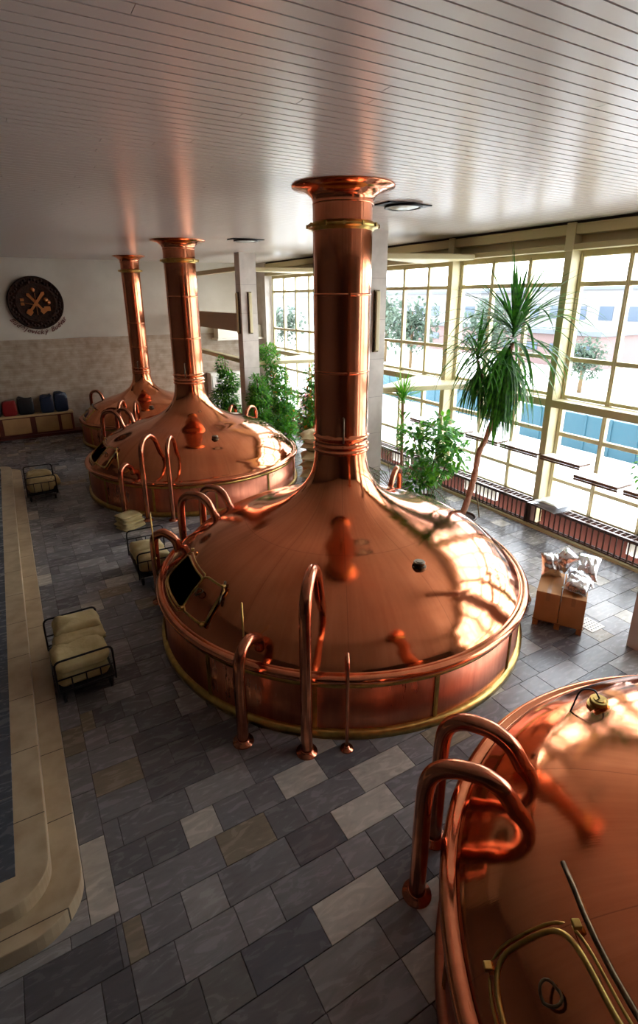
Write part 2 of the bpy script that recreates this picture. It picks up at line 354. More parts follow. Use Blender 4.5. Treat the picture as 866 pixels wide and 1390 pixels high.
for a_ in (17.3, 18.2): tiles.append((-.9, -.17, a_, a_+.9 if a_ < 18 else 19.0, tone(rnd)))
ry = 19
while ry < YW:
    x = -5
    while x < .06:
        x2 = min(x+rnd.choice([.345, .52, .69]), .06); tiles.append((x, x2, ry, min(ry+ROW, YW), tone(rnd))); x = x2
    ry += ROW
# the big pale slab in the foreground and its pale neighbours, as in the photo
pale = rgb(188, 181, 170)
def recolour(px, py, c):
    for i, t in enumerate(tiles):
        if t[0] <= px <= t[1] and t[2] <= py <= t[3]: tiles[i] = t[:4]+(c,)
for q in ((2.3, 3.3), (2.75, 3.65), (2.1, 4.0), (2.5, 2.2), (.8, 3.97)): recolour(q[0], q[1], pale)
floor = tag(tile_mesh('floor', tiles, 0), kind='structure')

def rounded_slab(name, x_out, y0, y1, z0, z1, rad, m):
    pts = [(-5.0, y0)]
    for i in range(13):
        a = -PI/2+PI/2*i/12; pts.append((x_out-rad+rad*math.cos(a), y0+rad+rad*math.sin(a)))
    for i in range(13):
        a = PI/2*i/12; pts.append((x_out-rad+rad*math.cos(a), y1-rad+rad*math.sin(a)))
    pts.append((-5.0, y1)); n = len(pts)
    mb = MB(); mb.add([(p[0], p[1], z0) for p in pts]+[(p[0], p[1], z1) for p in pts], [tuple(range(n, 2*n))]+[(i, (i+1) % n, n+(i+1) % n, n+i) for i in range(n)])
    o = mb.build(name, m); bevel(o, .008); return tag(o, kind='structure')
rounded_slab('trim_1', -.17, 3.60, 17.9, 0, .16, .45, cream_marble)
rounded_slab('trim_2', -.40, 3.83, 17.7, .161, .32, .34, cream_marble)
pt = []; ry = 4.10
while ry < 17.4:
    x = -.66; y2 = min(ry+.9, 17.4)
    while x > -4.95:
        x2 = max(x-.6, -4.95); c = rgb(84, 90, 98); q = rnd.uniform(.85, 1.2); pt.append((x2, x, ry, y2, (c[0]*q, c[1]*q, c[2]*q, 1))); x = x2
    ry = y2
tag(tile_mesh('platform_paving', pt, .326), kind='structure').name = 'trim_3'

# ceiling: long planks with open joints, running across the room
mb = MB(); y = -5.03; i = 0
while y < YW:
    x = -5.0
    while x < 10.10:
        x2 = min(x+rnd.uniform(5, 11), 10.10)
        mb.box(x+.002, x2-.002, y+.007, y+.130-.007, HC, HC+.02); x = x2
    y += .130
mb.box(-5, 10.6, -5.03, YW+.1, HC+.021, HC+.15, 1)
tag(mb.build('ceiling', [ceil_m, ceil_gap]), kind='structure')
# end wall: plaster above, stone slabs below with a small step
mb = MB(); mb.box(-5, 10.6, YW+.03, YW+.3, 0, HC+.1, 0); mb.box(-5, 10.2, YW, YW+.05, 0, 3.56, 1)
tag(mb.build('wall_back', [plaster, stone_wall]), kind='structure')
mb = MB(); mb.box(-5.3, -5.0, -5.2, YW+.3, 0, HC+.1); tag(mb.build('wall_left', [gallery_m]), kind='structure')
mb = MB(); mb.box(-5.3, 10.6, -5.3, -5.03, 0, HC+.1); tag(mb.build('wall_front', [gallery_m]), kind='structure')
# window wall: low parapet, piers, fascia
mb = MB(); mb.box(10.22, 10.5, -5.03, YW, -.6, .40, 0); mb.box(10.05, 10.5, 22.05, YW, 0, HC, 1)
tag(mb.build('wall_right', [under_m, col_stone]), kind='structure')
mb = MB(); mb.box(9.74, 9.82, -5.03, YW, 0, .055); tag(mb.build('baseboard_right', [fascia_m]), kind='structure')
mb = MB()
mb.box(10.07, 10.5, -5.03, 22.05, 6.14, 6.33); mb.box(10.3, 10.5, -5.03, 22.05, 5.9, 6.2); mb.box(10.05, 10.5, -5.03, 22.05, 5.86, 5.97)
mb.box(10.06, 10.10, -5.03, 22.05, 6.30, 6.335)
o = mb.build('trim_4', [fascia_m]); bevel(o, .012); tag(o, kind='structure')
mb = MB(); mb.box(10.12, 10.5, -5.03, 22.05, 6.335, 6.387); tag(mb.build('trim_5', [ceil_gap]), kind='structure')
POSTS = [-2.54, .80, 4.14, 7.48, 10.82, 14.16, 17.60]
mb = MB()
for i, py in enumerate(POSTS):
    m1 = MB(); m1.box(10.05, 10.5, py-.08, py+.08, 0, 6.34); m1.box(10.03, 10.07, py-.10, py+.10, 5.84, 6.36)
    o = m1.build('trim_%d' % (6+i), [frame_m]); bevel(o, .01); tag(o, kind='structure')
# windows: one per bay
def window(i, y0, y1, n):
    t = thing('window_%d' % i, None, None, (XG, y0, 0)); tag(t, kind='structure')
    W = y1-y0-.16; m1 = MB(); oy = .08
    for (a, b, dp) in ((5.74, 5.88, .06), (5.18, 5.27, .05), (3.68, 3.77, .05), (2.90, 2.97, .05), (2.06, 2.15, .05), (1.01, 1.09, .05), (.40, .50, .06)):
        m1.box(-dp, dp, oy, oy+W, a, b)
    m1.box(-.36, .06, oy, oy+W, 2.72, 2.88)                     # deep ledge at mid height
    for k in range(n+1):
        yy = oy+W*k/n; hw = .045 if 0 < k < n else .05
        yy = min(max(yy, oy+.03), oy+W-.03)
        m1.box(-.06, .055, yy-hw, yy+hw, .45, 5.8)
        m1.box(-.075, -.06, yy-.018, yy+.018, .45, 5.8)
    o = m1.build('frame', [frame_m], t); bevel(o, .008)
    m2 = MB(); m2.add([(.03, oy, .45), (.03, oy+W, .45), (.03, oy+W, 5.8), (.03, oy, 5.8)], [(0,1,2,3)]); m2.build('glass', [glass], t)
for i, (a, b, n) in enumerate([(-2.54, .80, 3), (.80, 4.14, 3), (4.14, 7.48, 3), (7.48, 10.82, 3), (10.82, 14.16, 3), (14.16, 17.60, 3), (17.60, 22.05, 4)]): window(i+1, a, b, n)
mb = MB(); mb.box(10.2, 10.5, -5.03, -2.6, .4, 6.2); tag(mb.build('wall_right_pier', [plaster]), kind='structure').name = 'wall_corner'

# brackets between the columns and the window wall: tapering flat plates at two heights
def plate(name, cx, cy, z, label):
    th = .13
    a = [(cx, cy-.02), (10.04, cy-.62), (10.04, cy+1.25), (cx, cy+.22)]
    m1 = MB(); m1.add([(p[0], p[1], z) for p in a]+[(p[0], p[1], z+th) for p in a], [(0,1,2,3), (4,5,6,7)]+[(i, (i+1) % 4, 4+(i+1) % 4, 4+i) for i in range(4)])
    o = m1.build(name, [frame_m]); bevel(o, .03, 3); return tag(o, label, 'beam')
COLS = [(7.27, 7.84, 10.5, 10.95), (7.04, 7.61, 17.37, 17.80), (7.40, 7.98, 3.15, 3.6)]
for i, (x0, x1, y0, y1) in enumerate(COLS):
    m1 = MB(); m1.box(x0, x1, y0, y1, 0, HC)
    for z in (.9, 1.8, 2.7, 3.6, 4.5, 5.4): m1.box(x0-.0015, x1+.0015, y0-.0015, y1+.0015, z, z+.004, 1)
    o = m1.build('trim_%d' % (20+i), [col_stone, grout]); tag(o, kind='structure')
for (x0, x1, y0, y1), nm in zip(COLS[:2], ('middle', 'far')):
    plate('brace_plate', x1, y0+.1, 5.82, 'cream brace plate from the %s stone column to the window wall near the ceiling' % nm)
    plate('brace_plate', x1, y0+.1, 2.76, 'cream brace plate from the %s stone column to the window ledge, lower level' % nm)
# beams and brown duct from the far column to the end wall
for z, lb in ((5.84, 'upper cream beam from the far column to the end wall'), (2.82, 'lower cream beam from the far column to the end wall, above the shrub')):
    m1 = MB(); m1.box(7.1, 7.35, 17.8, YW-.0, z, z+.15); o = m1.build('cross_beam', [fascia_m]); bevel(o, .015); tag(o, lb, 'beam')
m1 = MB(); m1.box(7.15, 7.42, 17.8, YW-.0, 3.88, 4.48); o = m1.build('duct_panel', [brown_panel]); bevel(o, .01); tag(o, 'long brown box duct between the far column and the end wall', 'duct')
m1 = MB(); m1.box(8.0, 10.0, 22.5, YW-.0, 3.35, 3.86); m1.box(7.9, 10.04, 22.3, YW-.0, 3.28, 3.35); o = m1.build('wall_box', [white_p]); tag(o, 'pale box housing on the end wall beside the brown duct', 'box')
m1 = MB(); m1.box(7.55, 9.3, 22.5, YW-.03, .0, 1.9); m1.box(7.6, 8.4, 22.46, 22.5, .1, 1.82); m1.box(8.45, 9.25, 22.46, 22.5, .1, 1.82)
o = m1.build('cabinet', [white_p]); bevel(o, .01); tag(o, 'white cabinet against the end wall behind the shrubs', 'cabinet')
# tube lamps on the columns
for (x, y, dirx, z0, z1, lb) in ((7.555, 10.5, 0, 3.77, 5.15, 'cream vertical tube lamp on the middle stone column'), (7.33, 17.37, 0, 3.84, 5.18, 'cream vertical tube lamp on the front of the far column'), (7.04, 17.58, 1, 3.84, 5.18, 'dark edged vertical tube lamp on the left side of the far column')):
    t = thing('wall_lamp', lb, 'lamp', (x, y, z0)); h = z1-z0; m1 = MB(); m2 = MB()
    if dirx == 0: m1.box(-.07, .07, -.05, 0, 0, h); m2.box(-.05, .06, -.10, -.05, .03, h-.03)
    else: m1.box(-.05, 0, -.07, .07, 0, h); m2.box(-.10, -.05, -.05, .06, .03, h-.03)
    bevel(m1.build('lamp_housing', [bronze], t), .008); bevel(m2.build('lamp_cover', [frame_m], t), .02, 3)
# recessed ceiling lamps
for (x, y, lb) in ((5.88, 7.5, 'recessed square ceiling lamp beside the tall near chimney'), (5.72, 13.6, 'recessed square ceiling lamp in front of the far column'), (9.3, 5.4, None)):
    if lb is None: continue
    t = thing('ceiling_lamp', lb, 'lamp', (x, y, HC)); m1 = MB(); m1.box(-.42, .42, -.2, .2, -.022, -.002)
    m1.lathe([(.24, -.022), (.30, -.026), (.31, -.05), (.27, -.055), (.25, -.03)], 40); m1.build('lamp_frame', [black_iron], t)
    m2 = MB(); m2.lathe([(0, -.075), (.12, -.07), (.2, -.055), (.26, -.035)], 40); m2.build('lamp_lens', [lamp_lens], t)

# radiator covers along the window wall, one per bay
def radiator_cover(y0, y1, lb):
    t = thing('radiator_cover', lb, 'radiator cover', (9.8, y0, 0)); L = y1-y0
    m1 = MB(); m1.box(0, .07, .01, L-.01, .49, .555); m1.box(.28, .33, .01, L-.01, .50, .55); o = m1.build('top_rail', [rail_m], t); bevel(o, .008)
    m2 = MB(); n = int(L/.125)
    for k in range(n):
        yy = .06+k*L/n; m2.box(.07, .30, yy-.012, yy+.012, .52, .545); m2.box(.02, .045, yy-.010, yy+.010, .06, .49)
    m2.box(.015, .05, .01, L-.01, .10, .125); m2.box(.015, .05, .01, L-.01, .058, .08)
    m2.build('slat_grille', [grille_m], t)
    for yy in (.03, L-.03):
        m3 = MB(); m3.box(.0, .33, yy-.02, yy+.02, .0, .5); m3.build('end_bracket', [grille_m], t)
ALLP = [-2.54, .80, 4.14, 7.48, 10.82, 14.16, 17.60, 22.05]
names = ['opposite the nearest copper kettle', 'nearest the camera along the windows', 'behind the cartons under the right windows', 'behind the tall dracaena', 'behind the broad leaved plants', 'behind the plant hidden by the near chimney', 'at the far end beside the corner shrubs']
for i in range(1, 7): radiator_cover(ALLP[i]+.01, ALLP[i+1]-.01, 'brown slatted radiator cover '+names[i])
def radiator(y0, n, lb):
    t = MB()
    for k in range(n):
        yy = y0+k*.085; t.box(10.02, 10.12, yy, yy+.065, .14, .45)
    t.box(10.05, 10.09, y0, y0+n*.085-.02, .17, .20); t.box(10.05, 10.09, y0, y0+n*.085-.02, .40, .43)
    o = t.build('radiator', [white_p]); bevel(o, .01); tag(o, lb, 'radiator')
radiator(4.5, 9, 'white ribbed radiator behind the grille right of the cartons'); radiator(8.6, 13, 'white ribbed radiator behind the grille under the dracaena')
radiator(12.0, 10, 'white ribbed radiator behind the grille by the middle column'); radiator(18.4, 14, 'white ribbed radiator behind the far grille')

# shelf boards hung along the windows
def board(x0, x1, y0, y1, z, lb, grp='white shelf boards along the windows'):
    t = thing('window_shelf', lb, 'shelf', (x0, y0, z), 0, grp)
    m1 = MB(); m1.box(0.02, x1-x0, .01, y1-y0-.01, -.03, 0); bevel(m1.build('board', [lam_white], t), .004)
    m2 = MB(); m2.box(0, .025, 0, y1-y0, -.05, .004); m2.box(.005, .03, 0, y1-y0, -.10, -.062); m2.box(0.02, x1-x0, -.0, .01, -.04, .001); m2.build('front_edge', [lam_edge], t)
    for yy in (.15, y1-y0-.15): m3 = MB(); m3.box(.03, 10.35-x0, yy-.012, yy+.012, -.07, -.031); m3.build('bracket', [steel], t)
board(9.62, 10.10, 5.42, 6.35, 1.55, 'widest white shelf board, jutting out above the cartons')
board(9.62, 10.10, 4.3, 5.30, 1.55, 'white shelf board cut by the right edge of the photo')
for i, (a, b, s) in enumerate(((6.45, 7.42, 'right of the thick post by the cartons'), (7.5, 8.58, 'directly right of the dracaena trunk'), (8.66, 9.72, 'just left of the dracaena trunk'), (9.8, 10.76, 'behind the broad leaved rubber plant'), (10.9, 11.95, 'beside the middle column'))):
    board(9.93, 10.30, a, b, 1.66, 'narrow white shelf board on the windows '+s)
board(9.7, 10.25, 18.2, 20.5, 1.5, 'wide white shelf board on the far windows beyond the shrubs')
m1 = MB(); m1.box(9.84, 10.08, 18.9, 19.25, .556, .70); m1.box(9.82, 10.10, 18.88, 19.27, .70, .72); m1.box(9.835, 9.84, 18.98, 19.15, .60, .66, 1)
o = m1.build('small_box', [white_p, black_iron]); tag(o, 'small pale box on the far radiator cover', 'box')

# ------------------------------------------------------------------ kettles
PROF = [(.395, 2.93), (.40, 2.75), (.415, 2.6), (.455, 2.43), (.53, 2.28), (.64, 2.14), (.80, 2.01), (1.0, 1.90), (1.25, 1.80), (1.6, 1.70), (2.0, 1.55), (2.25, 1.42), (2.42, 1.30), (2.6, 1.14), (2.70, 1.03), (2.78, .94), (2.83, .87)]
def dome_z(rr, s=1.0):
    rr /= s
    for (a, za), (b, zb) in zip(PROF, PROF[1:]):
        if a <= rr <= b: return .86+s*(za+(zb-za)*(rr-a)/(b-a)-.86)
    return .86
def fine_profile(s):
    P = bez([(q[0], 0, q[1]) for q in PROF], 5); return [(p.x*s, .86+(p.z-.86)*s) for p in P]
def kettle(label, X, Y, s, hatch, hatch_open, cap_ang, cap_r, pipes, rods, chimney=True, hr_io=(2.40, 2.76), cr=3.0):
    t = thing('brew_kettle', label, 'kettle', (X, Y, 0), 0, 'copper brew kettles'); R = 2.86*s
    # skirt
    m = MB(); m.lathe([(R, .05), (R, .84), (R-.03, .84)], 128); m.lathe([(0, .25), (R-.03, .25)], 64)
    m.build('skirt', [copper_sk], t)
    m = MB(); m.lathe([(R, 0), (R+.065, 0), (R+.065, .085), (R+.03, .105), (R, .105)], 128); m.build('base_ring', [copper_sk if hr_io[0] < 2.3 else brass], t)
    m = MB(); m.lathe([(R, .70), (R+.012, .702), (R+.012, .755), (R, .757)], 128); m.build('brass_band', [brass], t)
    for k in range(12):
        m = MB(); a = math.radians(-68+30*k); c, sn = math.cos(a), math.sin(a)
        m.obox((c*(R+.006), sn*(R+.006), .40), .02, .055, .61, a); m.obox((c*(R+.012), sn*(R+.012), .40), .02, .02, .61, a); m.build('seam_strip', [brass], t)
    m = MB(); e = 2.83*s
    m.lathe([(e-.005, .885), (e+.02, .875), (e+.045, .895), (e+.085, .875), (e+.115, .845), (e+.11, .81), (e+.08, .79), (e+.03, .79), (e-.01, .80)], 144); m.build('rim', [copper_ch], t)
    # dome with a real manhole opening
    FP = fine_profile(s); r_in, r_out = hr_io[0]*s, hr_io[1]*s; NA = 180
    h0, h1 = hatch
    rows = [p for p in FP if abs(p[0]-r_in) > .012 and abs(p[0]-r_out) > .012]+[(r_in, dome_z(r_in, s)), (r_out, dome_z(r_out, s))]; rows.sort(key=lambda p: p[0])
    rows = sorted(set(rows), key=lambda p: (p[0], -p[1]))
    vs = [(rr*math.cos(2*PI*i/NA), rr*math.sin(2*PI*i/NA), z) for (rr, z) in rows for i in range(NA)]; fs = []
    for j in range(len(rows)-1):
        for i in range(NA):
            ad = (i+.5)*360/NA; rm = (rows[j][0]+rows[j+1][0])/2
            if hatch_open and h0 < ad < h1 and r_in < rm < r_out: continue
            fs.append((j*NA+i, j*NA+(i+1) % NA, (j+1)*NA+(i+1) % NA, (j+1)*NA+i))
    m = MB(); m.add(vs, fs, 0, True); m.build('dome', [copper], t)
    def P(rr, ad, dz=0.): a = math.radians(ad); return (rr*math.cos(a), rr*math.sin(a), dome_z(rr, s)+dz)
    def ringpath(ra, rb, a0, a1, dz, cr=cr):
        pts = []
        n = 8
        if cr > 5:
            for i in range(48):
                q = 2*PI*i/48; sg = lambda v: math.copysign(abs(v)**.5, v)
                pts.append(P((ra+rb)/2-(rb-ra)/2*sg(math.cos(q)), (a0+a1)/2+(a1-a0)/2*sg(math.sin(q)), dz))
            return pts
        for i in range(n+1): pts.append(P(ra, a0+cr*.6+(a1-a0-cr*1.2)*i/n, dz))
        for i in range(n+1): pts.append(P(ra+(rb-ra)*(i/n*.84+.08), a1, dz))
        for i in range(n+1): pts.append(P(rb, a1-cr*.6-(a1-a0-cr*1.2)*i/n, dz))
        for i in range(n+1): pts.append(P(rb+(ra-rb)*(i/n*.84+.08), a0, dz))
        return pts
    # hatch
    hr = bpy.data.objects.new('hatch', None); COL.objects.link(hr); hr.parent = t; hr.empty_display_size = .1
    m = MB(); m.tube(ringpath(r_in, r_out, h0, h1, .012), .016, 8, closed=True); m.tube(ringpath(r_in-.05*s, r_out+.03*s, h0-1, h1+.6, .006), .010, 8, closed=True)
    m.build('hatch_frame', [brass], hr)
    c0, c1 = (h1+.8, h1+12.5) if hatch_open else (h0, h1)
    ra, rb = (r_in-.03*s, r_out) if hatch_open else (r_in, r_out)
    m = MB(); n1, n2 = 10, 8; dz = .045 if hatch_open else .022
    for zz in (dz, dz-.018):
        m.add([P(ra+(rb-ra)*j/n2, c0+(c1-c0)*i/n1, zz) for j in range(n2+1) for i in range(n1+1)], [(j*(n1+1)+i, j*(n1+1)+i+1, (j+1)*(n1+1)+i+1, (j+1)*(n1+1)+i) for j in range(n2) for i in range(n1)], 0, True)
    m.build('hatch_cover', [copper], hr)
    m = MB(); m.tube(ringpath(ra, rb, c0, c1, dz), .017, 8, closed=True)
    m.build('hatch_edge', [brass], hr)
    for (rr, ad) in ((ra, c1-1), (rb, c0+.5), (rb+.01, c1-.5), (ra-.02, h0+1)): m = MB(); m.obox(P(rr, ad, dz+.02), .05, .05, .035, math.radians(ad)); bevel(m.build('hinge', [brass], hr), .006)
    m = MB(); cm = P((ra+rb)/2, c0+(c1-c0)*.3, dz+.03); m.tube([(cm[0]+.05*math.cos(q), cm[1]+.06*math.sin(q), cm[2]+.035*math.cos(q)*.5+.03*abs(math.sin(q))) for q in [i*PI/8 for i in range(16)]], .009, 8, closed=True); m.build('hatch_handle', [bronze], hr)
    m = MB(); m.tube([P(ra-.06*s, c0-8 if not hatch_open else c1-2, .05)]+[P(ra-.07*s, c0-8+(c1+2-c0+8)*i/8, .06) if not hatch_open else P(ra-.07*s+.03*i, c1-2+.4*i, .05) for i in range(1, 9)], .018, 8); m.build('hatch_rail', [bronze], hr)
    # sampling cap
    cp = P(cap_r*s, cap_ang); m = MB(); m.lathe([(0, .078), (.045, .078), (.05, .07), (.072, .07), (.078, .062), (.078, .035), (.06, .033), (.06, .012), (.095, .010), (.095, -.03), (0, -.03)], 28, cp, smooth=False); 
    m.build('sample_cap', [brass if cap_ang > 0 else bronze], t)
    # neck collar
    zj = .86+(2.93-.86)*s; m = MB(); q = .40*s
    pr = [(q-.01, zj-.16*s)]
    for zz in (-.12, -.04, .09): pr += [(q+.004, zj+(zz-.028)*s), (q+.022*s, zj+(zz-.018)*s), (q+.03*s, zj+zz*s), (q+.022*s, zj+(zz+.018)*s), (q+.004, zj+(zz+.028)*s)]
    pr += [(q-.005, zj+.16*s)]; m.lathe(pr, 72); m.build('neck_collar', [copper_ch], t)
    if chimney:
        m = MB(); wob = lambda a, z: 1+.0035*math.sin(7*a+X)+.003*math.sin(13*a+1.3)+.002*math.sin(29*a)
        zs = [zj, zj+.5, zj+1.0, zj+1.5, zj+2.0, 5.6, 6.0, 6.25]; zs = sorted(z for z in set(zs) if z <= 6.25)
        m.lathe([(q, z) for z in zs], 96, radf=wob)
        for zz in (zj+1.05*s, zj+2.1*s): m.lathe([(q, zz-.02), (q+.005, zz-.015), (q+.005, zz+.015), (q, zz+.02)], 72)
        for aa in (-1.9, .6, 2.5): m.obox((math.cos(aa)*(q+.003), math.sin(aa)*(q+.003), (zj+6.2)/2), .01, .035, 6.2-zj, aa)
        m.build('chimney', [copper_ch], t)
        m = MB(); m.lathe([(q, 5.84), (q+.02, 5.845), (q+.02, 5.865), (q+.075, 5.875), (q+.085, 5.90), (q+.075, 5.925), (q+.02, 5.93), (q+.015, 5.95), (q, 5.955)], 72)
        for k in range(12): a = k*PI/6; m.obox((math.cos(a)*(q+.085), math.sin(a)*(q+.085), 5.90), .03, .03, .05, a)
        m.build('chimney_ring', [brass], t)
        m = MB(); m.lathe([(q, 6.16), (q+.012, 6.165), (q+.012, 6.18), (q+.005, 6.2), (q+.03, 6.26), (q+.12, 6.33), (q+.285*s, 6.368), (q+.29*s, 6.387), (q+.1, 6.387)], 72); m.build('ceiling_flange', [copper_ch], t)
        m = MB(); a = math.radians(-118); cx, cy = math.cos(a), math.sin(a)
        m.tube([(cx*q, cy*q, zj+.42*s), (cx*(q+.07), cy*(q+.07), zj+.42*s), (cx*(q+.075), cy*(q+.075), zj+.18*s), (cx*(q+.05), cy*(q+.05), zj+.05*s)], .012, 8); m.build('damper_lever', [bronze], t)
    # cane pipes: (angle, foot radius, dome radius, apex height, tube radius)
    for (ad, rf, re, za, tr) in pipes:
        a = math.radians(ad); c, sn = math.cos(a), math.sin(a); rf2 = rf*s if s < 1 else rf
        ze = dome_z(re*s, s) if re*s < 2.83*s else .86; re2 = re*s; za2 = za if s == 1 else .86+(za-.86)*s
        D = rf2-re2; b = min(.38, D*.5, (za2-.3)*.6)
        pr = [(rf2, 0.0), (rf2, .4), (rf2, max(.5, za2-b-.12)), (rf2-b*.10, za2-b*.50), (rf2-b*.48, za2-b*.10), (rf2-b*1.05, za2)]
        if D > .6: X0 = rf2-b*1.05; DD = X0-re2; pr += [(X0-DD*.35, za2-(za2-ze)*.10), (X0-DD*.70, za2-(za2-ze)*.42), (X0-DD*1.04, ze-.03)]
        else: pr += [(re2+.03, za2-(za2-ze)*.45), (re2-.01, ze-.02)]
        path = bez([(c*p[0], sn*p[0], p[1]) for p in pr], 8)
        m = MB(); m.tube(path, tr, 18); po = m.build('pipe', [copper_pipe], t)
        m = MB(); m.lathe([(tr, .05), (tr+.012, .045), (tr+.015, .022), (tr+.055, .018), (tr+.058, 0)], 28, (c*rf2, sn*rf2, 0))
        m.build('floor_flange', [copper_pipe], po)
    for (ad, rr, z0, z1, tr) in rods:
        a = math.radians(ad); c, sn = math.cos(a), math.sin(a)
        m = MB(); m.tube([(c*rr*s, sn*rr*s, z0), (c*rr*s, sn*rr*s, z1)], tr, 8); m.tube([(c*rr*s, sn*rr*s, z0+(z1-z0)*.28), (c*rr*s, sn*rr*s, z0+(z1-z0)*.28+.03)], tr*2.2, 8); m.build('gauge_rod', [brass], t)
    return t
D12 = [(128, 3.12, 2.40, 1.64, .072), (117, 3.12, 2.40, 1.60, .072), (147, 3.12, 2.72, 1.30, .072)]
RB = [(34, 3.12, 2.55, 1.62, .06)]
k3 = kettle('large copper brew kettle in the middle, open hatch on its left side', 4.25, 6.717, 1.0, (166, 186), True, -88, 1.87,
       [(231, 3.14, 2.16, 2.12, .068), (217, 3.2, 2.72, 1.26, .068), (239.5, 3.06, 2.80, 1.22, .02)]+D12+RB, [(213.5, 2.80, .86, 1.62, .011), (158, 2.95, .8, 1.9, .010)])
k2 = kettle('copper brew kettle second from the camera with folded sacks at its foot', 4.275, 14.597, 1.0, (167, 188), True, -90, 1.85,
       [(231, 3.14, 2.2, 1.95, .06), (242, 3.10, 2.2, 1.92, .05), (220, 3.15, 2.72, 1.26, .06), (132, 3.12, 2.36, 1.82, .06), (121, 3.12, 2.36, 1.78, .06), (32, 3.12, 2.5, 1.62, .06), (46, 3.12, 2.5, 1.60, .06)], [(213, 2.80, .86, 1.62, .011)])
k1 = kettle('smallest copper brew kettle against the end wall', 4.259, 20.579, .79, (170, 192), False, -95, 2.1,
       [(238, 3.12, 2.3, 1.95, .06), (250, 3.12, 2.3, 1.9, .05), (132, 3.12, 2.36, 1.8, .06)], [])
k4 = kettle('copper brew kettle in the near right corner, cut off by the frame', 4.33, 0.0, 1.0, (149.5, 172), False, 95, 2.15,
       [(129, 3.12, 2.43, 1.53, .072), (118.5, 3.12, 2.43, 1.53, .072)]+[(147+40, 3.12, 2.72, 1.30, .072)], [], True, (2.26, 2.72), 5.5)
# chain of the near sampling cap
m = MB(); a = math.radians(95); cx, cy, cz = 2.15*math.cos(a), 2.15*math.sin(a), dome_z(2.15)
m.tube(bez([(cx, cy, cz+.08), (cx-.02, cy+.05, cz+.14), (cx-.10, cy+.12, cz+.12), (cx-.17, cy+.13, cz-.02), (cx-.18, cy+.14, cz-.10)], 6), .008, 8); m.build('cap_chain', [black_iron], k4)

# ------------------------------------------------------------------ laundry style sack trolleys
def trolley(label, x, y, rz=0, mid=False):
    t = thing('sack_trolley', label, 'trolley', (x, y, 0), rz, 'black tube trolleys for sacks'); W, L = .70, 1.12
    m = MB(); m.box(0, W, 0, L, .19, .215); bevel(m.build('deck', [black_iron], t), .005)
    for yy, nm in ((0, 'near'), (L, 'far')):
        m = MB(); R = .07
        pts = [(0, yy, .16), (0, yy, .58)]+[(R-R*math.cos(q), yy, .60+R*math.sin(q)) for q in (PI/8, PI/4, 3*PI/8)]+[(R, yy, .67), (W-R, yy, .67)]+[(W-R+R*math.sin(q), yy, .60+R*math.cos(q)) for q in (PI/8, PI/4, 3*PI/8)]+[(W, yy, .58), (W, yy, .16)]
        m.tube(pts, .014, 10)
        zt = .50 if mid else .40
        m.tube([(0, yy, .235), (W, yy, .235)], .011, 8)
        m.tube([(0, yy, zt), (W, yy, zt)], .011, 8)
        for k in (1, 2, 3): m.tube([(W*k/4, yy, .235), (W*k/4, yy, zt)], .009, 8)
        m.build('end_frame', [black_iron], t)
    for (cx, cy) in ((.06, .08), (W-.06, .08), (.06, L-.08), (W-.06, L-.08)):
        m = MB(); m.tube([(cx-.018, cy, .065), (cx+.018, cy, .065)], .065, 20); m.box(cx-.028, cx-.022, cy-.02, cy+.02, .05, .19); m.box(cx+.022, cx+.028, cy-.02, cy+.02, .05, .19); m.build('caster', [black_iron], t)
    return t
def sack(name, c, dx, dy, dz, rz, m_, label, cat, grp, seed=0, fold=True, sq=3.5, wr=.05, tilt=(0, 0), e1=.55, e2=.75):
    """a soft, slightly lumpy folded sack or bag"""
    nu, nv = 26, 16; vs = []
    rr = random.Random(seed); ph = [rr.uniform(0, 9) for _ in range(4)]
    def sp(v, e): return math.copysign(abs(v)**e, v)
    for j in range(nv+1):
        ph_ = -PI/2+PI*j/nv
        for i in range(nu):
            th = 2*PI*i/nu
            x = sp(math.cos(th), 2/sq)*sp(math.cos(ph_), e1); y = sp(math.sin(th), 2/sq)*sp(math.cos(ph_), e1); z = sp(math.sin(ph_), e2)
            n_ = noise.noise(Vector((x*1.7+ph[0], y*1.7+ph[1], z+ph[2])))
            z2 = z*(1+.35*n_) if z > 0 else z
            if z2 > 0 and fold: z2 *= 1+.25*math.sin(3.2*x+1.5*y+ph[3])*(1-abs(y))
            w_ = 1+wr*noise.noise(Vector((x*3+ph[1], y*3, z*3+ph[0])))
            vs.append(((x*w_)*dx/2+tilt[0]*z2*dz, (y*w_)*dy/2+tilt[1]*z2*dz, (z2+1)*dz/2))
    fs = [(j*nu+i, j*nu+(i+1) % nu, (j+1)*nu+(i+1) % nu, (j+1)*nu+i) for j in range(nv) for i in range(nu)]
    m = MB(); m.add(vs, fs, 0, True); o = m.build(name, [m_], None, c, rz)
    return tag(o, label, cat, grp)
T1 = trolley('sack trolley nearest the camera beside the platform step, piled with canvas sacks', -.12, 6.50, .04)
T2 = trolley('sack trolley farthest along the platform step, holding a few sacks', -.10, 14.85, .0, True)
T3 = trolley('sack trolley half hidden behind the open side of the large kettle', 1.44, 9.05, -.03, True)
g1 = 'canvas sacks on the nearest trolley'
sack('canvas_sack', (.20, 6.80, .215), .64, .52, .22, .04, canvas, 'bottom canvas sack at the near end of the nearest trolley', 'sack', g1, 1, True, 7, .10, (0, 0), .35, .8)
sack('canvas_sack', (.22, 7.30, .215), .64, .50, .22, .04, canvas, 'bottom canvas sack at the far end of the nearest trolley', 'sack', g1, 2, True, 7, .10, (0, 0), .35, .8)
sack('canvas_sack', (.20, 6.82, .43), .68, .60, .17, .06, canvas, 'folded canvas sack draped over the near rail of the nearest trolley', 'sack', g1, 3, True, 7, .10, (0, 0), .35, .8)
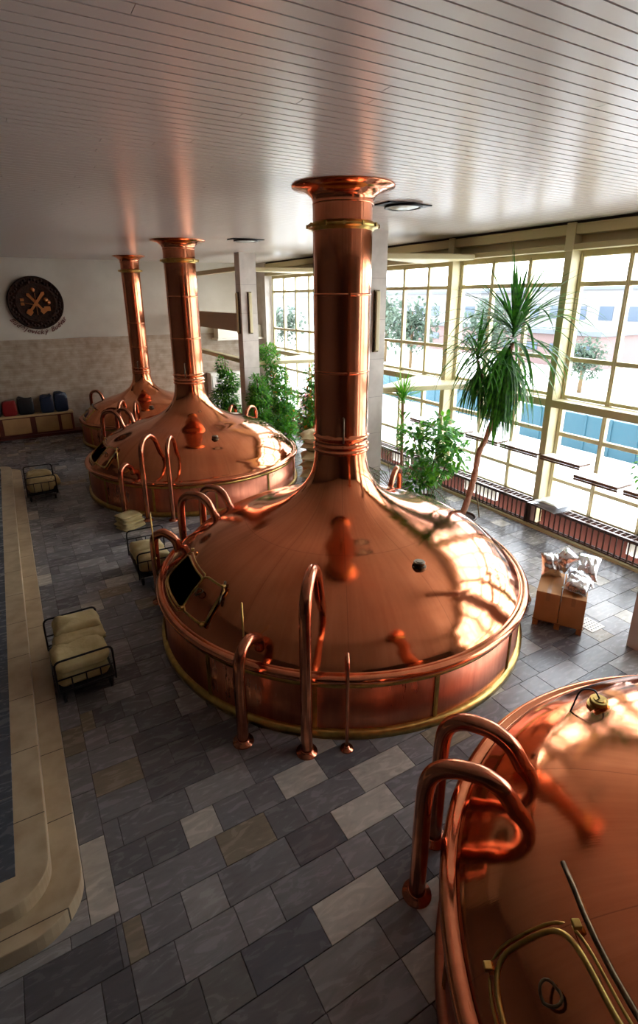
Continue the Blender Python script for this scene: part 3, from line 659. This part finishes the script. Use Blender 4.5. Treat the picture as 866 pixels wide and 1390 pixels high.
sack('canvas_sack', (.24, 7.14, .46), .66, .34, .15, .0, canvas, 'folded canvas sack across the middle of the nearest trolley', 'sack', g1, 4, True, 7, .10, (0, 0), .35, .8)
sack('canvas_sack', (.24, 7.42, .43), .62, .42, .26, .08, canvas, 'highest canvas sack at the far end of the nearest trolley', 'sack', g1, 5, True, 7, .10, (0, 0), .35, .8)
g2 = 'canvas sacks on the farthest trolley'
sack('canvas_sack', (.25, 15.15, .215), .62, .5, .34, 0, canvas, 'canvas sack at the near end of the farthest trolley', 'sack', g2, 6, True, 7, .10, (0, 0), .35, .8)
sack('canvas_sack', (.25, 15.68, .215), .62, .46, .38, 0, canvas, 'canvas sack at the far end of the farthest trolley', 'sack', g2, 7, True, 7, .10, (0, 0), .35, .8)
sack('canvas_sack', (.58, 15.25, .30), .24, .5, .22, .1, canvas, 'tan sack hanging at the right side of the farthest trolley', 'sack', g2, 8, True, 7, .10, (0, 0), .35, .8)
sack('canvas_sack', (1.78, 9.35, .215), .60, .5, .30, 0, canvas, 'canvas sack on the trolley behind the large kettle, near end', 'sack', 'sacks on the hidden trolley', 9, True, 7, .10, (0, 0), .35, .8)
sack('canvas_sack', (1.78, 9.87, .215), .60, .46, .28, 0, canvas, 'canvas sack on the trolley behind the large kettle, far end', 'sack', 'sacks on the hidden trolley', 10, True, 7, .10, (0, 0), .35, .8)
# stack of folded sacks on the floor
g3 = 'folded sacks stacked at the foot of the second kettle'
pos = ['bottom', 'second from the bottom', 'third from the bottom', 'fourth from the bottom', 'fifth from the bottom', 'second from the top', 'topmost']
for i in range(7):
    z = i*.046; rz = .35+[.1, -.12, .18, .02, -.08, .12, .05][i]
    sack('folded_sack', (1.84+[.02, .03, -.02, .03, 0, .01, -.02][i], 11.98+[0, .02, .02, -.02, .03, 0, .02][i], z), .56-.012*i, .46-.01*i, .052, rz, canvas, 'folded cream sack, %s of the stack at the second kettle' % pos[i], 'sack', g3, 20+i, False, 7, .03)
# pile of full tan sacks behind the near chimney
g4 = 'full tan sacks piled behind the near kettle'
PX, PY = 7.22, 12.72
m = MB(); m.box(-.2, .2, -.15, .15, 0, .5); o = m.build('cardboard_box', [cardboard], None, (7.55, 13.7, 0), .5); bevel(o, .006); tag(o, 'small cardboard box behind the pile of tan sacks', 'box')

# ------------------------------------------------------------------ pallet, cartons, foil bags
fr = Vector((.527, -.85, 0)).normalized(); ang = math.atan2(fr.y, fr.x)      # front face direction
PL = Vector((6.64, 4.70, 0))
t = thing('pallet', 'wooden pallet under the two cartons', 'pallet', PL, ang)
m = MB()
for k in range(5): m.box(-.01, .73, .02+k*.165, .12+k*.165, .085, .105)
m.build('deck_boards', [pallet_wood], t)
for xx in (0, .32, .64):
    for yy in (0, .35, .70):
        m = MB(); m.box(xx, xx+.08, yy, yy+.1, 0, .085); m.build('block', [pallet_wood], t)
for k, lb in ((0, 'left cardboard carton on the pallet, foil bags on its far end'), (1, 'right cardboard carton on the pallet by the floor grate')):
    t = thing('cardboard_carton', lb, 'carton', PL+Vector((0, 0, .106)), ang, 'cartons on the pallet')
    x0, x1 = (.005, .355) if k == 0 else (.368, .718)
    m = MB(); m.box(x0, x1, .005, .80, 0, .50); bevel(m.build('carton_body', [cardboard], t), .008)
    m = MB(); m.box((x0+x1)/2-.03, (x0+x1)/2+.03, .003, .802, .5, .502); m.box((x0+x1)/2-.03, (x0+x1)/2+.03, .002, .005, .36, .502); m.build('tape', [tape_m], t)
    m = MB(); m.box((x0+x1)/2-.001, (x0+x1)/2+.001, .001, .801, .501, .503); m.build('flap_seam', [lam_edge], t)
def foil_bag(c, dx, dy, dz, rot, label, grp, seed, m_=None):
    """pillow bag with crimped flat ends, wrinkled"""
    nu, nv = 22, 18; rr = random.Random(seed); ph = Vector((rr.uniform(0, 9), rr.uniform(0, 9), rr.uniform(0, 9))); vs = []; fs = []
    for side in (1, -1):
        b = len(vs)
        for j in range(nv+1):
            for i in range(nu+1):
                uu = i/nu*2-1; vv = j/nv*2-1
                h = max(0, 1-abs(uu)**3.2)**.6*max(0, 1-(abs(vv)/.9)**3)**.6 if abs(vv) < .9 else 0
                p = Vector((uu, vv, side)); n_ = noise.noise(p*2.0+ph)*.30+noise.noise(p*4.5+ph)*.09
                x = uu*(1-.10*(1-abs(vv)**4)); z = side*h*(1+n_)+noise.noise(Vector((uu*4, vv*2, 0))+ph)*.16
                vs.append((x*dx/2, vv*dy/2, z*dz/2))
        fs += [(b+j*(nu+1)+i, b+j*(nu+1)+i+1, b+(j+1)*(nu+1)+i+1, b+(j+1)*(nu+1)+i) for j in range(nv) for i in range(nu)]
    m = MB(); m.add(vs, fs, 0, True); o = m.build('foil_bag', [m_ or foil], None, c); o.rotation_euler = rot
    return tag(o, label, 'bag', grp)
g5 = 'silver foil bags on the cartons'
def lc(a, b, z): q = PL+fr*a+Vector((.85, .527, 0)).normalized()*b; return (q.x, q.y, z)
foil_bag(lc(.13, .66, .78), .34, .40, .22, (1.15, 0, ang+.4), 'silver foil bag leaning at the left end of the carton tops', g5, 1)
foil_bag(lc(.33, .72, .90), .32, .36, .20, (1.0, .35, ang-.7), 'silver foil bag tilted up in the middle of the heap', g5, 2)
foil_bag(lc(.66, .76, .82), .36, .44, .20, (.75, 0, ang-.1), 'silver foil bag standing at the far right of the heap', g5, 3)
foil_bag(lc(.58, .58, .70), .42, .40, .18, (.15, .1, ang+.1), 'silver foil bag lying in the middle right of the heap', g5, 4)
foil_bag(lc(.56, .28, .72), .38, .36, .20, (.35, .1, ang-.2), 'silver foil bag lying nearest on the right carton', g5, 5)
foil_bag((7.03, 5.22, .15), .36, .34, .20, (1.2, .2, 1.0), 'silver foil bag on the floor between kettle and pallet', None, 6)
for i, (dx, dy, z, rz, lb) in enumerate(((-.03, 0, .17, 2.5, 'bottom'), (.04, .05, .45, 2.2, 'second from the bottom'), (-.03, 0, .73, 2.7, 'middle'), (.05, .04, 1.01, 2.35, 'second from the top'), (-.02, .0, 1.30, 2.75, 'topmost, peaked'))):
    o = foil_bag((PX+dx, PY+dy, z), .90, .66, .27 if i < 4 else .36, (0, 0, rz), 'full tan sack, %s of the pile behind the near kettle' % lb, g4, 40+i, canvas2); o.name = 'full_sack'; o['category'] = 'sack'
    for p in o.data.polygons: p.use_smooth = True
g6 = 'flat foil packets on the radiator cover'
lbs = ['bottom', 'second from the bottom', 'third from the bottom', 'second from the top', 'crumpled topmost']
for i in range(5):
    foil_bag((9.90+.02*(i % 2), 7.0-.03*i, .585+.035*i), .52, .78-.05*i, .05 if i < 4 else .09, (0, 0, .12*((i*7) % 3-1)), 'flat silver packet, %s of the pile on the radiator cover' % lbs[i], g6, 30+i, foil_w)

# floor grates
t = thing('floor_grate', 'pale perforated square grate in the floor beside the pallet', 'grate', (7.41, 4.21, 0), .0)
m = MB(); m.box(-.16, .16, -.16, .16, .001, .008); m.build('grate_plate', [white_p], t)
m = MB()
for i in range(5):
    for j in range(5): m.lathe([(0, .0095), (.014, .0095)], 10, (-.11+i*.055, -.11+j*.055, 0))
m.build('grate_holes', [black_iron], t)
t = thing('floor_drain', 'dark square drain grate in the floor between the two middle kettles', 'drain', (1.80, 10.72, 0), .0)
m = MB(); m.box(-.15, .15, -.2, .2, .001, .006); m.build('drain_frame', [bronze], t)
m = MB()
for i in range(7): m.box(-.12, .12, -.17+i*.055, -.15+i*.055, .006, .010)
m.build('drain_bars', [black_iron], t)
t = MB(); t.box(-.25, .25, -.07, .07, .001, .006)
for i in range(6): t.box(-.22+i*.08, -.18+i*.08, -.05, .05, .006, .008)
tag(t.build('slot_drain', [bronze], None, (.15, 20.5, 0)), 'small dark slot drain in the floor before the bench', 'drain')

# ------------------------------------------------------------------ end wall: emblem, bench, bags
EX, EZ, ER = 1.285, 4.85, .93; EY = YW+.03
t = thing('wall_emblem', 'round carved dark wooden emblem with crossed brewing tools on the end wall', 'emblem', (EX, EY, EZ))
def face(mb, rotm=None): return mb
def build_wall(mb, name, m_, par): o = mb.build(name, m_, par); o.rotation_euler = (PI/2, 0, 0); return o
m = MB(); m.lathe([(0, .10), (.60, .10), (.64, .13), (.68, .13), (.70, .09), (.86, .09), (.885, .13), (.92, .12), (.93, .06), (.93, 0)], 72); build_wall(m, 'disc', [dark_wood], t)
m = MB(); rr = random.Random(3)
for k in range(46):                       # carved hop leaves round the border
    a = 2*PI*k/46; rad = .78+.05*math.sin(k*2.3)
    m.lathe([(0, .05), (.03, .045), (.05, .02), (.055, 0)], 8, (rad*math.cos(a), rad*math.sin(a), .088))
build_wall(m, 'leaf_border', [dark_wood], t)
m = MB()
def paddle(mb, a, L, wd, z):
    c, s_ = math.cos(a), math.sin(a)
    P2 = lambda x, y, zz: (x*c-y*s_, x*s_+y*c, zz)
    pts = [(-L*.5, -.09), (-L*.34, -.10), (-L*.30, -wd), (L*.30, -wd*1.15), (L*.44, -wd*1.5), (L*.5, 0), (L*.44, wd*1.5), (L*.30, wd*1.15), (-L*.30, wd), (-L*.34, .10), (-L*.5, .09)]
    n = len(pts); mb.add([P2(x, y, z) for x, y in pts]+[P2(x, y, z+.05) for x, y in pts], [tuple(range(n, 2*n))]+[(i, (i+1) % n, n+(i+1) % n, n+i) for i in range(n)])
paddle(m, math.radians(52), 1.0, .042, .12); paddle(m, math.radians(128), .86, .04, .10)
m.lathe([(0, .09), (.05, .08), (.08, .03), (.09, 0)], 20, (.40, .02, .1)); m.lathe([(0, .09), (.05, .08), (.08, .03), (.09, 0)], 20, (.33, .10, .1))
m.lathe([(0, .07), (.05, .06), (.08, 0)], 16, (-.05, .45, .1)); m.box(.25, .45, -.28, -.12, .1, .15); m.box(-.50, -.38, -.08, .02, .1, .13); m.box(-.50, -.38, .06, .16, .1, .13)
m.tube([(-.36, 0, .13), (-.05, -.06, .13)], .012, 8); m.tube([(0, .35, .13), (0, -.42, .13)], .012, 8); m.tube([(.1, -.2, .13), (.45, -.2, .13)], .012, 8)
build_wall(m, 'crossed_tools', [relief_copper], t)
# script lettering in an arc under the disc
def char_mesh(ch, size):
    cu = bpy.data.curves.new('c', 'FONT'); cu.body = ch; cu.size = size; cu.extrude = .012; cu.offset = .003; cu.shear = .35; cu.align_x = 'CENTER'
    ob = bpy.data.objects.new('c', cu); COL.objects.link(ob); dg = bpy.context.evaluated_depsgraph_get()
    ev = ob.evaluated_get(dg); me = ev.to_mesh(); vs = [tuple(v.co) for v in me.vertices]; fs = [tuple(p.vertices) for p in me.polygons]; ev.to_mesh_clear()
    wdt = (max(v[0] for v in vs)-min(v[0] for v in vs)) if vs else size*.3
    bpy.data.objects.remove(ob); bpy.data.curves.remove(cu); return vs, fs, wdt
m = MB(); txt = 'Budějovický Budvar'; SZ = .225; glyph = [(None, None, .09) if c == ' ' else char_mesh(c, SZ) for c in txt]
tot = sum(g[2]+.008 for g in glyph); RL = 1.12; cur = -tot/2
for g in glyph:
    mid = cur+g[2]/2; a = -PI/2+mid/RL
    if g[0]:
        M = Matrix.Translation((RL*math.cos(a), RL*math.sin(a), .015)) @ Matrix.Rotation(a+PI/2, 4, 'Z'); m.add([M @ Vector(v) for v in g[0]], g[1])
    cur += g[2]+.008
lt = m.build('script_lettering', [script_red], None, (EX, YW+.005+.025, EZ+.02)); lt.rotation_euler = (PI/2, 0, 0)
tag(lt, 'curved dark red script lettering on the wall under the round emblem', 'lettering')
t = thing('low_bench', 'long low beige bench cabinet with dark red frame along the end wall', 'bench', (-2.2, YW-.55, 0))
m = MB(); m.box(0, 4.1, .02, .53, .12, .80); m.build('bench_body', [bench_frame], t)
m = MB(); m.box(-.03, 4.13, -.02, .54, .80, .86); bevel(m.build('bench_top', [bench_top], t), .01)
m = MB(); m.box(-.05, 4.35, -.12, .45, .02, .12); m.build('plinth', [bench_frame], t)
for (a, b) in ((.1, .75), (.85, 1.55), (1.7, 2.6), (2.78, 3.55), (3.66, 4.02)):
    m = MB(); m.box(a, b, -.005, .02, .18, .76); bevel(m.build('door_panel', [bench_panel], t), .006)
g7 = 'bags on the low bench'
for i, (x, wd, h, mm, lb) in enumerate(((-.75, .56, .60, bag_black, 'black bag at the left end of the bench in view'), (-.20, .48, .55, bag_red, 'red bag on the bench between two black bags'), (.34, .54, .62, bag_black, 'dark bag right of the red bag on the bench'), (1.06, .46, .64, bag_navy, 'shiny navy bag, left of the pair on the bench'), (1.56, .48, .72, bag_navy, 'shiny navy bag at the right end of the bench'))):
    sack('bag', (x, YW-.28, .86), wd, .34, h, 0, mm, lb, 'bag', g7, 60+i, False, 9, .06, (0, 0), .22, .5)
for i, (x, lb) in enumerate(((-1.3, 'black'), (-1.8, 'dark'))): sack('bag', (x, YW-.28, .86), .42, .34, .6, 0, bag_black, '%s bag on the bench beyond the left picture edge' % lb, 'bag', g7, 70+i, False, 9, .06, (0, 0), .22, .5)

# ------------------------------------------------------------------ plants
def pot(t, rad, h, m_):
    m = MB(); m.lathe([(0, 0), (rad*.72, 0), (rad*.95, h*.9), (rad, h*.92), (rad, h), (rad*.93, h), (rad*.90, h*.85)], 36); m.build('pot', [m_], t)
    m = MB(); m.lathe([(0, h*.9), (rad*.9, h*.88)], 24); m.build('soil', [soil], t)
def strap_leaf(mb, base, az, el, L, wd, droop, seg=9, mi=0):
    p = Vector(base); d = Vector((math.cos(az)*math.cos(el), math.sin(az)*math.cos(el), math.sin(el))); st = L/seg; vs = []
    for i in range(seg+1):
        t_ = i/seg; ww = wd*(.45+.75*t_ if t_ < .35 else .72*(1-((t_-.35)/.65)**1.7)+.0)
        side = d.cross(Vector((0, 0, 1)));
        if side.length < 1e-3: side = Vector((1, 0, 0))
        side.normalize(); up = side.cross(d).normalized()
        vs += [p-side*ww/2+up*ww*.18, p.copy(), p+side*ww/2+up*ww*.18]
        p = p+d*st; d = d+Vector((0, 0, -droop*(.4+1.3*t_)*st)); d.normalize()
    fs = [(i*3+k, i*3+k+1, i*3+3+k+1, i*3+3+k) for i in range(seg) for k in (0, 1)]
    mb.add(vs, fs, mi, True)
def oval_leaf(mb, p, d, L, wd, mi=0, fold=.15):
    d = d.normalized(); s_ = d.cross(Vector((0, 0, 1)))
    if s_.length < 1e-3: s_ = Vector((1, 0, 0))
    s_.normalize(); u_ = s_.cross(d)
    vs = [p, p+d*L*.3+s_*wd*.45+u_*wd*fold, p+d*L*.3, p+d*L*.3-s_*wd*.45+u_*wd*fold, p+d*L*.65+s_*wd*.38+u_*wd*fold*.5, p+d*L*.65-u_*.01, p+d*L*.65-s_*wd*.38+u_*wd*fold*.5, p+d*L-Vector((0, 0, L*.12))]
    mb.add(vs, [(0,1,2), (0,2,3), (1,4,5,2), (2,5,6,3), (4,7,5), (5,7,6)], mi, True)

# tall dracaena
t = thing('dracaena', 'tall dracaena with long drooping leaves and a leaning bare trunk', 'plant', (8.25, 8.02, 0))
B = Vector((8.25, 8.02, 0)); pot(t, .36, .34, pot_brown)
tp = [Vector(q)-B for q in ((8.25, 8.06, .25), (8.36, 8.0, .52), (8.48, 7.93, 1.23), (8.53, 7.9, 1.79), (8.66, 7.83, 2.2), (8.82, 7.73, 3.14), (8.93, 7.67, 4.1))]
m = MB(); pth = bez(tp, 6); m.tube(pth, [.075-.03*i/len(pth)+.006*math.sin(i*2.1) for i in range(len(pth))], 12); 
m.tube(bez([tp[5]-Vector((.05, 0, .3)), Vector((8.6, 7.95, 3.2))-B, Vector((8.42, 8.08, 3.75))-B], 6), .03, 10); m.build('trunk', [bark], t)
m = MB(); m.tube([Vector((8.50, 7.85, 1.0))-B, Vector((8.62, 7.80, .30))-B], .012, 8); m.build('stake', [twig], t)
rr = random.Random(11); m = MB()
def head(c, n, Lr, elr, wd=.055, dr=1.0):
    for i in range(n):
        el = rr.uniform(*elr); az = i*2.39996+rr.uniform(-.3, .3); L = rr.uniform(*Lr)
        hh = Vector(c)+Vector((0, 0, rr.uniform(-.25, .25)*(1 if el < .3 else .5)))
        strap_leaf(m, hh-B, az, el, L, wd*rr.uniform(.8, 1.25), dr*rr.uniform(.6, 1.5)*(1.0 if el > .8 else 1.1), 10, 0)
head((8.93, 7.67, 4.45), 26, (1.2, 1.7), (.7, 1.45), .085, .35)
head((8.93, 7.67, 4.30), 46, (1.5, 2.2), (.1, .85), .08, .7)
head((8.92, 7.67, 4.10), 40, (1.4, 1.9), (-.3, .4), .085, 1.0)
head((8.88, 7.70, 3.80), 80, (1.2, 1.7), (-1.3, -.4), .085, 2.0)
head((8.80, 7.74, 3.4), 80, (.9, 1.4), (-1.35, -.7), .085, 2.2)
head((8.42, 8.08, 3.85), 46, (1.0, 1.5), (-.5, 1.2), .06, 1.3)
head((8.45, 8.05, 3.5), 50, (.8, 1.2), (-1.3, -.4), .065, 2.2)
m.build('leaves', [leaf_dark], t)

def bush(t, base, blobs, nleaf, L, wd, mats_, stems, seed, orange=0.0):
    rr = random.Random(seed); m = MB()
    for (c, rad) in blobs: 
        k = int(nleaf*rad[0]*rad[1]*rad[2]/sum(b[1][0]*b[1][1]*b[1][2] for b in blobs))
        for _ in range(k):
            while True:
                q = Vector((rr.uniform(-1, 1), rr.uniform(-1, 1), rr.uniform(-1, 1)))
                if .15 < q.length < 1: break
            # clump leaves into sprays
            n_ = noise.noise(Vector((q.x*2.6+seed, q.y*2.6, q.z*2.6)))
            if n_ < -.12: continue
            p = Vector((c[0]+q.x*rad[0], c[1]+q.y*rad[1], c[2]+q.z*rad[2]))-Vector(base)
            d = Vector((q.x+rr.uniform(-.6, .6), q.y+rr.uniform(-.6, .6), q.z*.4+rr.uniform(-.7, .5)))
            mi = len(mats_)-1 if (orange and rr.random() < orange) else rr.randrange(len(mats_)-(1 if orange else 0))
            oval_leaf(m, p, d, L*rr.uniform(.7, 1.25), wd*rr.uniform(.7, 1.2), mi)
    m.build('leaves', mats_, t)
    m = MB()
    for s_ in stems: m.tube([Vector(q)-Vector(base) for q in bez(s_, 5)], .014, 8)
    m.build('stems', [twig], t)
# rubber plant right of the middle column
b0 = (8.45, 9.4, 0); t = thing('rubber_plant', 'broad leaved bright green rubber plant left of the dracaena', 'plant', b0); pot(t, .26, .3, pot_brown)
bl = [((8.72, 9.3, 1.95), (.42, .42, .38)), ((8.3, 9.75, 1.75), (.40, .35, .38)), ((8.85, 8.95, 1.45), (.40, .35, .40)), ((8.55, 9.3, 1.1), (.42, .4, .45)), ((8.25, 9.6, .8), (.35, .35, .4))]
bush(t, b0, bl, 1300, .21, .11, [leaf_bright, leaf_mid], [(b0, (8.5, 9.35, .8), (8.7, 9.3, 1.9)), (b0, (8.35, 9.5, .9), (8.25, 9.8, 1.9)), (b0, (8.6, 9.2, .7), (8.9, 8.95, 1.7))], 5)
# yucca with a rosette above the foliage
b0 = (8.45, 10.38, 0); t = thing('yucca', 'slender yucca with a bright spiky rosette beside the middle column', 'plant', b0); pot(t, .24, .3, pot_brown)
m = MB(); m.tube(bez([(0, 0, .25), (-.02, .02, 1.2), (-.05, .03, 2.55)], 6), .04, 10); m.build('trunk', [bark], t)
m = MB(); rr2 = random.Random(4)
for i in range(70): strap_leaf(m, (-.05, .03, 2.5+rr2.uniform(0, .2)), i*2.4, rr2.uniform(-.2, 1.4), rr2.uniform(.5, .8), .05, rr2.uniform(.2, .7), 6)
for i in range(60): strap_leaf(m, (-.03, .02, 1.4+rr2.uniform(0, .9)), i*2.4, rr2.uniform(-.6, .9), rr2.uniform(.4, .6), .05, rr2.uniform(.6, 1.6), 6)
m.build('leaves', [leaf_bright], t)
# feathery palm between column and yucca
b0 = (8.02, 10.25, 0); t = thing('kentia_palm', 'feathery dark palm in front of the middle column', 'plant', b0); pot(t, .24, .3, pot_brown)
m = MB(); ms = MB(); rr3 = random.Random(9)
for i in range(16):
    az = i*2.4+.4; el = rr3.uniform(.7, 1.35); L = rr3.uniform(1.4, 2.1); p = Vector((0, 0, .3)); d = Vector((math.cos(az)*math.cos(el), math.sin(az)*math.cos(el), math.sin(el))); pts = []
    for k in range(22):
        pts.append(p.copy()); p = p+d*L/22; d = (d+Vector((0, 0, -.055-.004*k))).normalized()
        if k > 6:
            sd = d.cross(Vector((0, 0, 1))).normalized()
            for sgn in (-1, 1):
                dd = (sd*sgn+d*.9+Vector((0, 0, -.25))).normalized(); a_ = math.atan2(dd.y, dd.x)
                strap_leaf(m, p, a_, math.asin(max(-1, min(1, dd.z))), .34*math.sin(PI*(k-5)/19)+.06, .022, 1.2, 4)
    ms.tube(pts, .009, 6)
ms.build('stems', [twig], t); m.build('leaves', [leaf_dark], t)
# weeping figs round the far column
b0 = (6.95, 18.7, 0); t = thing('weeping_fig', 'bushy weeping fig left of the far column', 'plant', b0); pot(t, .3, .35, pot_brown)
bl = [((6.80, 19.0, 2.62), (.20, .25, .38)), ((7.0, 18.9, 2.05), (.42, .42, .42)), ((6.75, 18.8, 1.5), (.5, .45, .45)), ((6.85, 18.6, .9), (.5, .45, .45))]
bush(t, b0, bl, 5200, .125, .065, [leaf_dark, leaf_bright], [(b0, (6.95, 18.75, 1.2), (6.95, 19, 2.8)), (b0, (6.85, 18.75, 1.0), (6.6, 18.75, 1.8))], 12)
b0 = (7.35, 16.75, 0); t = thing('weeping_fig', 'pale grey green weeping fig in front of the far column', 'plant', b0); pot(t, .28, .35, pot_brown)
bl = [((7.28, 16.9, 2.2), (.26, .25, .36)), ((7.32, 16.85, 1.75), (.42, .35, .42)), ((7.25, 16.8, 1.2), (.42, .35, .42)), ((7.4, 16.75, .75), (.45, .4, .4))]
bush(t, b0, bl, 4800, .125, .065, [leaf_mid, leaf_bright], [(b0, (7.3, 16.8, 1.2), (7.28, 16.9, 2.4))], 13)
b0 = (8.25, 17.0, 0); t = thing('weeping_fig', 'tallest weeping fig right of the far column against the windows', 'plant', b0); pot(t, .3, .35, pot_brown)
bl = [((8.05, 17.6, 3.05), (.40, .40, .45)), ((8.2, 17.3, 2.3), (.45, .42, .5)), ((8.3, 17.0, 1.6), (.55, .45, .5)), ((8.25, 16.8, .95), (.6, .45, .5)), ((8.15, 16.4, .5), (.45, .4, .4))]
bush(t, b0, bl, 7500, .13, .07, [leaf_bright, leaf_mid, orange_leaf], [(b0, (8.2, 17.2, 1.6), (8.05, 17.6, 3.2)), (b0, (8.3, 17.0, 1.0), (8.4, 17.0, 2.2))], 14, .03)
b0 = (8.35, 14.9, 0); t = thing('croton', 'bushy potted croton with orange leaves just left of the near chimney', 'plant', b0); pot(t, .28, .35, pot_brown)
bl = [((8.3, 14.9, 2.6), (.22, .22, .4)), ((8.3, 14.9, 2.0), (.34, .34, .4)), ((8.3, 14.9, 1.35), (.42, .4, .45)), ((8.3, 14.9, .8), (.45, .4, .4))]
bush(t, b0, bl, 3200, .15, .075, [leaf_bright, leaf_dark, orange_leaf], [(b0, (8.3, 14.9, 1.2), (8.3, 14.9, 2.8))], 15, .16)
# small leafy plant entering at the right edge
b0 = (9.30, 4.15, 0); t = thing('potted_shrub', 'small leafed green shrub at the right picture edge', 'plant', b0); pot(t, .25, .3, pot_brown)
bl = [((9.35, 4.62, 2.15), (.40, .42, .38)), ((9.35, 4.2, 1.6), (.45, .4, .4))]
bush(t, b0, bl, 420, .12, .06, [leaf_bright, leaf_mid], [(b0, (9.35, 4.55, 1.0), (9.4, 4.8, 2.3))], 16)

# ------------------------------------------------------------------ outside
m = MB(); m.add([(10.5, -80, -.6), (700, -300, -.6), (700, 700, -.6), (10.5, 200, -.6)], [(0,1,2,3)]); tag(m.build('ground', [ground_m]), kind='structure')
for i, (x, y0, y1, lb) in enumerate(((18.5, 8.0, 15.0, 'blue panelled enclosure outside the right windows'), (19.5, 17.5, 30, 'blue panelled enclosure outside behind the dracaena'))):
    m = MB(); m.box(x, x+1.6, y0, y1, -.6, .75)
    k = y0
    while k < y1: m.box(x-.03, x, k, k+.08, -.6, .78); k += 1.0
    o = m.build('blue_enclosure', [blue_m]); tag(o, lb, 'enclosure')
def house(x, y0, y1, h, dp, m_, lb, nw, sign=False):
    t = thing('building', lb, 'building', (x, y0, -.6)); W = y1-y0
    mm = MB(); mm.box(0, dp, 0, W, 0, h); mm.build('walls', [m_], t)
    mm = MB(); mm.box(-.3, dp+.3, -.3, W+.3, h, h+.35); mm.build('roof', [bldg_g], t)
    for k in range(nw):
        mm = MB(); yy = W*(k+.25)/nw; mm.box(-.06, 0, yy, yy+W/nw*.5, h*.45, h*.70); mm.build('window', [win_dk], t)
    if sign: mm = MB(); mm.box(-.2, -.05, 1.5, 4.5, h*.66, h*.92); mm.build('sign_panel', [sign_blue], t)
house(62, 28, 52, 6.3, 15, bldg_w, 'long white flat roofed building outside the right windows', 7, True)
house(60, 58, 88, 6.0, 15, bldg_w, 'white industrial hall outside behind the dracaena', 8)
house(58, 98, 150, 5.6, 20, bldg_w, 'white hall outside the windows by the middle column', 9)
house(40, 26, 36, 2.6, 6, bldg_p, 'low pink walled shed outside between the trees', 4)
house(42, 40, 54, 2.6, 6, bldg_p, 'low pink walled store outside behind the dracaena', 5)
def tree(x, y, h, lb, seed, m_=None):
    t = thing('tree', lb, 'tree', (x, y, -.6), 0, 'trees outside the windows'); mm = MB(); mm.tube([(0, 0, 0), (.05, 0, h*.5), (0, .05, h*.8)], [.14, .10, .04], 8); mm.build('trunk', [twig], t)
    mm = MB(); rr = random.Random(seed)
    for _ in range(900):
        q = Vector((rr.gauss(0, .42), rr.gauss(0, .42), rr.gauss(0, .42)))
        if q.length > 1: continue
        p = Vector((q.x*h*.42, q.y*h*.42, h*.62+q.z*h*.42)); oval_leaf(mm, p, Vector((rr.uniform(-1, 1), rr.uniform(-1, 1), rr.uniform(-1, .6))), h*.09, h*.05, 0)
    mm.build('crown', [m_ or leaf_pale], t)
for i, (x, y, h, lb) in enumerate(((30, 20.3, 3.4, 'small pale tree outside right of the thick window post'), (34, 17.2, 3.0, 'small pale tree outside at the right picture edge'), (32, 30, 5.4, 'pale tree outside behind the top of the dracaena'), (28, 34, 5.6, 'pale tree outside left of the dracaena crown'), (30, 40, 5.8, 'pale tree outside in the bay by the middle column'), (26, 38.5, 5.0, 'pale tree outside close to the middle column'), (24, 48, 5.0, 'dark tree outside the far windows'), (22, 52, 5.6, 'tree outside left of the near chimney'), (18, 47, 3.6, 'small tree outside the far windows, left'), (50, 70, 6.2, 'distant tree before the white hall'), (52, 48, 5.8, 'distant tree between the white buildings'))): tree(x, y, h, lb, 100+i)
# hills
m = MB(); n = 80; vs = []
for i in range(n+1):
    a = math.radians(5+80*i/n); R_ = 520; h = 12+9*noise.noise(Vector((i*.09, 3, 0)))+3*noise.noise(Vector((i*.35, 8, 0)))
    for (rr_, hh) in ((R_-60, -.6), (R_, h), (R_+120, -.6)): vs.append((rr_*math.cos(a), rr_*math.sin(a), hh))
m.add(vs, [(i*3+k, i*3+k+1, i*3+k+4, i*3+k+3) for i in range(n) for k in (0, 1)], 0, True); tag(m.build('hills', [hill_m]), kind='structure')
# pink flower trough outside the far windows
for (x, y, lb) in ((12.6, 22.8, 'pink flowers in a trough outside the far windows, left'), (12.4, 20.9, 'pink flowers in a trough outside the far windows, right')):
    t = thing('flower_trough', lb, 'flowers', (x, y, -.6)); mm = MB(); mm.box(-.25, .25, -.6, .6, 0, .7); mm.build('trough', [bldg_p], t); mm = MB(); rr = random.Random(5)
    for _ in range(500): oval_leaf(mm, Vector((rr.uniform(-.3, .3), rr.uniform(-.65, .65), rr.uniform(.65, 1.15))), Vector((rr.uniform(-1, 1), rr.uniform(-1, 1), rr.uniform(-.5, 1))), .11, .09, 0 if rr.random() < .7 else 1)
    mm.build('blossoms', [petal, leaf_bright], t)
